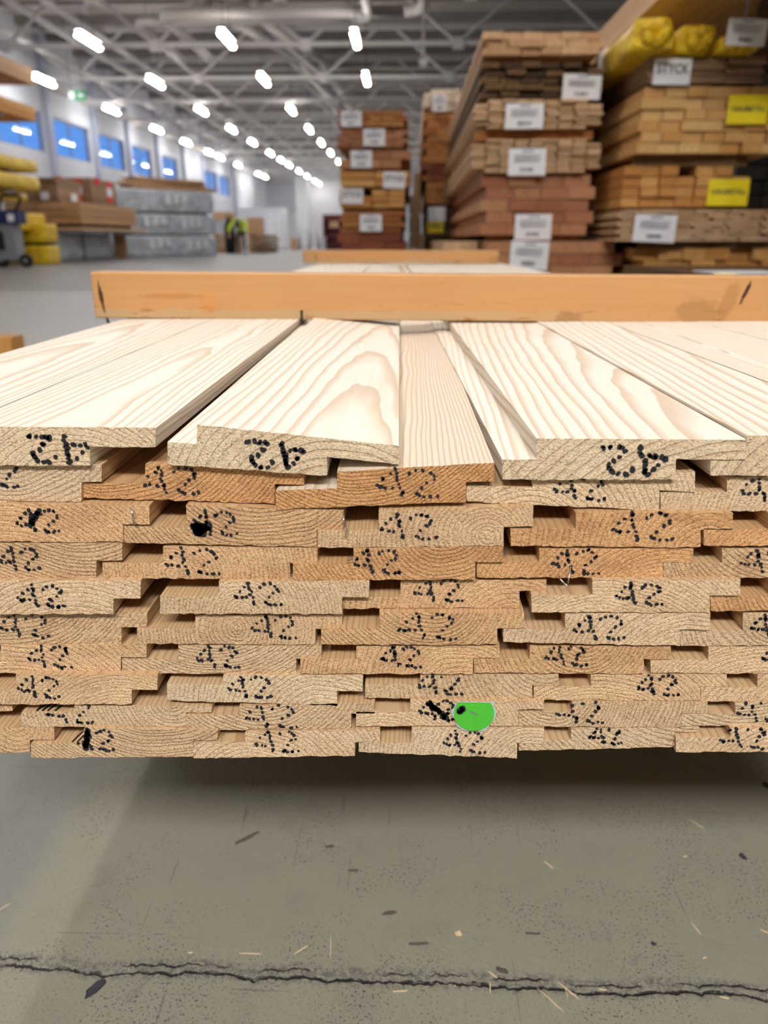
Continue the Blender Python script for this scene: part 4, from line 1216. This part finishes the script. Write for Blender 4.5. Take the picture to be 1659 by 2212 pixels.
# exit sign hanging near the window wall
a, b = onY(146, 195, 30.0), onY(187, 217, 30.0)
sg = empty('exit_sign', ((a.x + b.x) / 2, 30.0, b.z)); tag(sg, 'green and white hanging exit sign by the window wall', 'sign')
hw, hh = (b.x - a.x) / 2, a.z - b.z
MB().box(-hw, hw, 0, .06, 0, hh).build('panel', M['green_sign'], sg)
MB().box(-hw * .92, -hw * .3, -.006, 0, hh * .12, hh * .88).build('door_symbol', M['paper'], sg)
ar = MB(); ar.quad([(hw * .1, -.004, hh * .5), (hw * .4, -.004, hh * .8), (hw * .4, -.004, hh * .6), (hw * .8, -.004, hh * .6), (hw * .8, -.004, hh * .4), (hw * .4, -.004, hh * .4), (hw * .4, -.004, hh * .2)])
ar.build('arrow', M['paper'], sg)
for x in (-hw * .7, hw * .7): MB().bar((x, .03, hh), (x, .03, ZC - b.z), .01).build('hanger', M['dark_metal'], sg)

# ================================================================ far end of the hall
def at_box(name, mat, Y, xl, xr, yt, yb, depth, label, cat, floor=True, kind=None):
    a, b = onY(xl, yt, Y), onY(xr, yb, Y)
    z0 = 0 if floor else b.z
    o = MB().box(0, b.x - a.x, 0, depth, z0, a.z).build(name, M[mat], loc=(a.x, Y, 0))
    tag(o, label, cat, kind=kind)
    return o
at_box('partition_wall', 'wall', 66, 440, 612, 448, 530, 3, 'low white partition room at the far left end', 'partition')
at_box('column', 'wall', 74, 638, 668, 380, 530, .8, 'broad white column near the far wall', 'column')
at_box('upper_wall_panel', 'wall_panel', 79, 528, 640, 392, 460, .2, 'grey upper wall panel on the far wall', 'wall panel', False)
at_box('white_curtain', 'paper', 70, 505, 532, 380, 448, .2, 'white hanging curtain strip beside the last window', 'curtain', False)
o = empty('doorway', (onY(580, 470, 58).x, 58, 0)); tag(o, 'white door frame standing open at the far end', 'door frame')
a, b = onY(580, 470, 58), onY(604, 470, 58); wd = b.x - a.x
MB().box(0, wd * .3, 0, .3, 0, a.z).build('jamb', M['paper'], o); MB().box(wd * .8, wd, 0, .3, 0, a.z).build('jamb', M['paper'], o)
MB().box(0, wd, 0, .3, a.z, a.z + .25).build('lintel', M['paper'], o); MB().box(wd * .3, wd * .5, .1, .2, 0, a.z).build('door_leaf', M['wall'], o)
a, b = onY(697, 463, 56), onY(745, 463, 56)
o = empty('display_shelf', (a.x, 56, 0)); tag(o, 'maroon display shelf beside the middle timber stack', 'shelf'); wd = b.x - a.x
MB().box(0, wd, .5, .6, 0, a.z).build('back_panel', M['maroon'], o)
for k in range(4): MB().box(.05, wd - .05, .05, .5, .2 + k * a.z / 4, .28 + k * a.z / 4).build('shelf_board', M['maroon'], o)
for x in (0, wd - .08): MB().box(x, x + .08, 0, .5, 0, a.z).build('side_panel', M['maroon'], o)
MB().box(wd * .3, wd * .7, .1, .4, .28 + a.z / 2, .28 + a.z * .68).build('carton', M['cardboard'], o)
for i, (px, pw, top) in enumerate([(630, 14, 508), (646, 20, 492), (668, 18, 500), (688, 14, 512)]):
    a, b = onY(px, top, 52), onY(px + pw, top, 52); wd = b.x - a.x
    o = empty('shop_trolley', (a.x, 52, 0)); tag(o, 'pale wire trolley at the far end, %s from the left' % ORD[i], 'trolley', 'wire trolleys at the far end')
    MB().box(0, wd, 0, .6, .15, .25).build('base', M['lamp_body'], o)
    for x in (.03, wd - .03):
        for y in (.03, .57): MB().box(x - .03, x + .03, y - .03, y + .03, 0, a.z).build('post', M['lamp_body'], o)
    for k in range(3): MB().box(0, wd, 0, .6, .3 + (a.z - .4) * k / 2.5, .36 + (a.z - .4) * k / 2.5).build('wire_shelf', M['lamp_body'], o)
at_box('carton', 'cardboard', 50, 628, 640, 515, 530, .5, 'small cardboard carton on the floor at the far end', 'box')
# timber heaps around the worker
pack('tan plank pile behind the grey stack, left of the worker', 41, 462, 498, 505, 548, 4, 3, 'tan', 3.0, uneven=.1, gap=.02)
at_box('wrapped_pack', 'grey_wrap', 42, 462, 492, 475, 505, 2, 'grey wrapped pack on the tan pile left of the worker', 'timber pack', False)
at_box('carton', 'cardboard', 42.5, 460, 496, 458, 474, 1.5, 'tan carton on top of the pile left of the worker', 'box', False)
pack('brown firewood-like plank pile right of the worker', 41, 541, 580, 506, 548, 5, 3, 'grey_brown', 3.0, uneven=.15, gap=.03, shift=.3)
at_box('carton', 'cardboard', 44, 533, 563, 470, 508, 1.2, 'tall tan carton behind the brown pile', 'box')

# ---- the worker, bent over towards the viewer
def skin_body(name, verts, edges, radii, mat, parent, sub=2, root=0):
    me = bpy.data.meshes.new(name); me.from_pydata(verts, edges, [])
    o = bpy.data.objects.new(name, me); C.objects.link(o)
    sk = o.modifiers.new('skin', 'SKIN'); sk.use_smooth_shade = True
    ss = o.modifiers.new('sub', 'SUBSURF'); ss.levels = sub; ss.render_levels = sub
    lay = me.skin_vertices[0] if me.skin_vertices else None
    for i, r in enumerate(radii):
        me.skin_vertices[0].data[i].radius = (r, r) if not isinstance(r, tuple) else r
        me.skin_vertices[0].data[i].use_root = (i == root)
    dg = bpy.context.evaluated_depsgraph_get()
    m2 = bpy.data.meshes.new_from_object(o.evaluated_get(dg)); m2.name = name
    bpy.data.objects.remove(o, do_unlink=True)
    m2.materials.clear(); m2.materials.append(mat)
    for p in m2.polygons: p.use_smooth = True
    return obj(name, m2, parent)
M['hivis'] = plain('lime_hi_vis_cloth', lin(206, 226, 40), .7, var=.08)
M['trousers'] = plain('dark_work_trousers', lin(72, 64, 56), .8)
M['skin'] = plain('skin', lin(206, 160, 132), .55)
M['hair'] = plain('dark_cap', lin(30, 28, 28), .8)
yp = 38.6
pw = empty('person', (onY(519, 520, yp).x, yp, 0)); tag(pw, 'worker in lime hi-vis jacket bending forward over the timber', 'person')
V = [(0, .28, .98), (0, .10, 1.24), (0, -.16, 1.46), (0, -.30, 1.46), (0, -.42, 1.36),          # pelvis, waist, chest, neck, head base
     (-.13, .28, .90), (-.17, .16, .50), (-.17, .26, .09), (-.17, .10, .04),
     (.13, .28, .90), (.17, .16, .50), (.17, .26, .09), (.17, .10, .04),
     (-.24, -.18, 1.42), (-.42, -.30, 1.16), (-.40, -.48, .93), (-.38, -.54, .86),
     (.24, -.18, 1.42), (.42, -.30, 1.16), (.40, -.48, .93), (.38, -.54, .86)]
E_ = [(0, 1), (1, 2), (2, 3), (3, 4), (0, 5), (5, 6), (6, 7), (7, 8), (0, 9), (9, 10), (10, 11), (11, 12), (2, 13), (13, 14), (14, 15), (15, 16), (2, 17), (17, 18), (18, 19), (19, 20)]
R_ = [.15, .15, .16, .06, .06, .10, .075, .05, .045, .10, .075, .05, .045, .08, .055, .042, .04, .08, .055, .042, .04]
skin_body('body', V, E_, R_, M['trousers'], pw)
JV = [V[0], V[1], V[2], (0, -.28, 1.47), V[13], V[14], V[15], V[17], V[18], V[19]]
JE = [(0, 1), (1, 2), (2, 3), (2, 4), (4, 5), (5, 6), (2, 7), (7, 8), (8, 9)]
skin_body('hi_vis_jacket', JV, JE, [.185, .20, .205, .10, .115, .085, .065, .115, .085, .065], M['hivis'], pw)
def ball(name, c, r, mat, parent, sc=(1, 1, 1)):
    me = bpy.data.meshes.new(name); bm = bmesh.new(); bmesh.ops.create_uvsphere(bm, u_segments=16, v_segments=10, radius=r)
    for v in bm.verts: v.co = Vector((v.co.x * sc[0], v.co.y * sc[1], v.co.z * sc[2]))
    bm.to_mesh(me); bm.free(); me.materials.append(mat)
    for p in me.polygons: p.use_smooth = True
    return obj(name, me, parent, c)
hd = ball('head', (0, -.50, 1.26), .115, M['skin'], pw, (.85, 1.0, 1.15))
ball('cap', (0, -.53, 1.29), .122, M['hair'], pw, (.9, 1.0, 1.1))
ball('nose', (0, -.11, -.06), .022, M['skin'], hd, (.8, 1, 1.2))
for s in (-1, 1):
    ball('ear', (s * .098, 0, -.02), .03, M['skin'], hd, (.4, .8, 1.2))
    ball('eye', (s * .038, -.105, -.01), .012, M['paper'], hd)
    hb = Vector(V[16] if s < 0 else V[20])
    b = MB(); b.tube([hb, hb + Vector((0, -.05, -.06)), hb + Vector((0, -.07, -.10))], [.034, .042, .038], 8)
    for k in range(4):
        st = hb + Vector(((k - 1.5) * .02, -.07, -.10)); b.tube([st, st + Vector((0, -.025, -.04)), st + Vector((0, -.02, -.075 + abs(k - 1.5) * .01))], [.010, .009, .007], 6)
    st = hb + Vector((-s * .035, -.05, -.05)); b.tube([st, st + Vector((-s * .02, -.03, -.03)), st + Vector((-s * .018, -.045, -.055))], [.012, .010, .008], 6)
    b.build('hand', M['skin'], pw, smooth=True)
jk = pw.children[1]
MB().box(-.17, .17, -.02, .0, 0, .045).build('reflective_band', M['paper'], pw, loc=(0, -.37, 1.34))
for s in (-1, 1): ball('shoe', (s * .17, .14, .055), .09, M['black'], pw, (.6, 1.5, .6))
A = onY(500, 472, 39.3)
o = empty('tool_bag', (A.x - .15, 39.4, 0)); tag(o, 'black rolled bundle standing left of the worker', 'bag')
MB().tube([(0, 0, 0), (.02, 0, .7), (-.02, 0, 1.2), (.02, 0, A.z)], [.22, .26, .24, .14], 12).build('bag_body', M['black'], o, smooth=True)
MB().tube([(-.05, -.1, A.z - .05), (-.12, -.1, A.z + .12), (.08, -.1, A.z + .1), (.12, -.1, A.z - .05)], .03, 8).build('strap', M['black'], o, smooth=True)

# ================================================================ litter on the floor
M['sliver'] = plain('pale_wood_sliver', lin(216, 194, 156), .7, vscale=300)
M['dark_scrap'] = plain('dark_scrap', lin(56, 54, 60), .7, vscale=200)
M['grey_scrap'] = plain('brown_grey_scrap', lin(88, 78, 70), .8, vscale=200)
SL = [(1082 / 2, 1600 + 460, 0, 46), (650, 2052, 40, 36), (714, 2045, -85, 60), (1503, 2005, -70, 34), (1185, 1868, -50, 30), (1505, 1780, -50, 40), (1189, 2160, -48, 66), (1224, 2146, -85, 24),
      (1228, 2140, -45, 50), (1064, 2105, -40, 22), (864, 2141, 5, 30), (8, 1960, 50, 28), (1654, 2013, -30, 22), (1565, 2155, -10, 18), (1059, 2135, 88, 30), (1522, 2069, 20, 10), (1480, 1850, 15, 12), (411, 2058, 5, 10), (1302, 2138, -10, 16)]
for i, (px, py, ang, ln) in enumerate(SL):
    P = onZ(px, py, .0006); L = ln / 2250
    t = math.radians(ang); wv = rng.uniform(.0003, .0006)
    b = MB(); pts = [(-L / 2, 0), (-L / 6, wv), (L / 3, wv * .8), (L / 2, 0), (L / 4, -wv), (-L / 4, -wv * .7)]
    for z in (0, .0008): b.quad([(x, y, z) for x, y in pts])
    for k in range(6):
        p, q = pts[k], pts[(k + 1) % 6]; b.quad([(*p, 0), (*q, 0), (*q, .0008), (*p, .0008)])
    o = b.build('wood_sliver', M['sliver'], loc=(P.x, P.y, .0003)); o.rotation_euler = (0, 0, t)
    tag(o, 'thin pale wood sliver on the concrete floor', 'sliver', 'wood slivers on the floor')
def scrap(px, py, ang, ln, wd, mat, label):
    P = onZ(px, py, 0); L = ln / 2250; W = wd / 2250
    k = 11; ring = []
    for i in range(k):
        a = 2 * math.pi * i / k; f = rng.uniform(.75, 1.2)
        ring.append((L / 2 * c_(a) * f, W / 2 * s_(a) * f, rng.uniform(.0008, .003)))
    b = MB(); b.quad(ring)
    for i in range(k):
        p, q = ring[i], ring[(i + 1) % k]; b.quad([p, q, (q[0], q[1], 0), (p[0], p[1], 0)])
    o = b.build('scrap', M[mat], loc=(P.x, P.y, .0002)); o.rotation_euler = (0, 0, math.radians(ang)); tag(o, label, 'scrap')
scrap(206, 2137, 55, 44, 18, 'dark_scrap', 'crumpled black scrap just below the floor crack at left')
scrap(532, 1813, 40, 66, 7, 'grey_scrap', 'long dark splinter on the floor below the stack')
scrap(990, 2018, 0, 15, 9, 'sliver', 'small yellow-orange chip on the floor')
scrap(1084, 2098, -20, 30, 9, 'grey_scrap', 'brown chip on the floor just above the crack')
scrap(905, 2040, 5, 44, 5, 'grey_scrap', 'thin dark splinter right of the middle of the floor')
scrap(842, 1974, 10, 30, 7, 'grey_scrap', 'dark splinter at the middle of the floor')
scrap(1150, 2018, 0, 34, 3, 'grey_scrap', 'hair-thin dark splinter on the floor at right')
scrap(1605, 1852, -60, 20, 12, 'dark_scrap', 'small dark flake on the floor at the right edge')
scrap(762, 1882, 5, 26, 4, 'grey_scrap', 'short dark splinter on the floor under the middle board')
scrap(1411, 2041, -20, 10, 6, 'dark_scrap', 'tiny black flake on the floor at right')
scrap(714, 1830, 10, 26, 6, 'grey_scrap', 'greenish dark flake on the floor left of the middle')
scrap(1660, 1700, -50, 40, 16, 'dark_scrap', 'dark flake in the shade at the right edge')
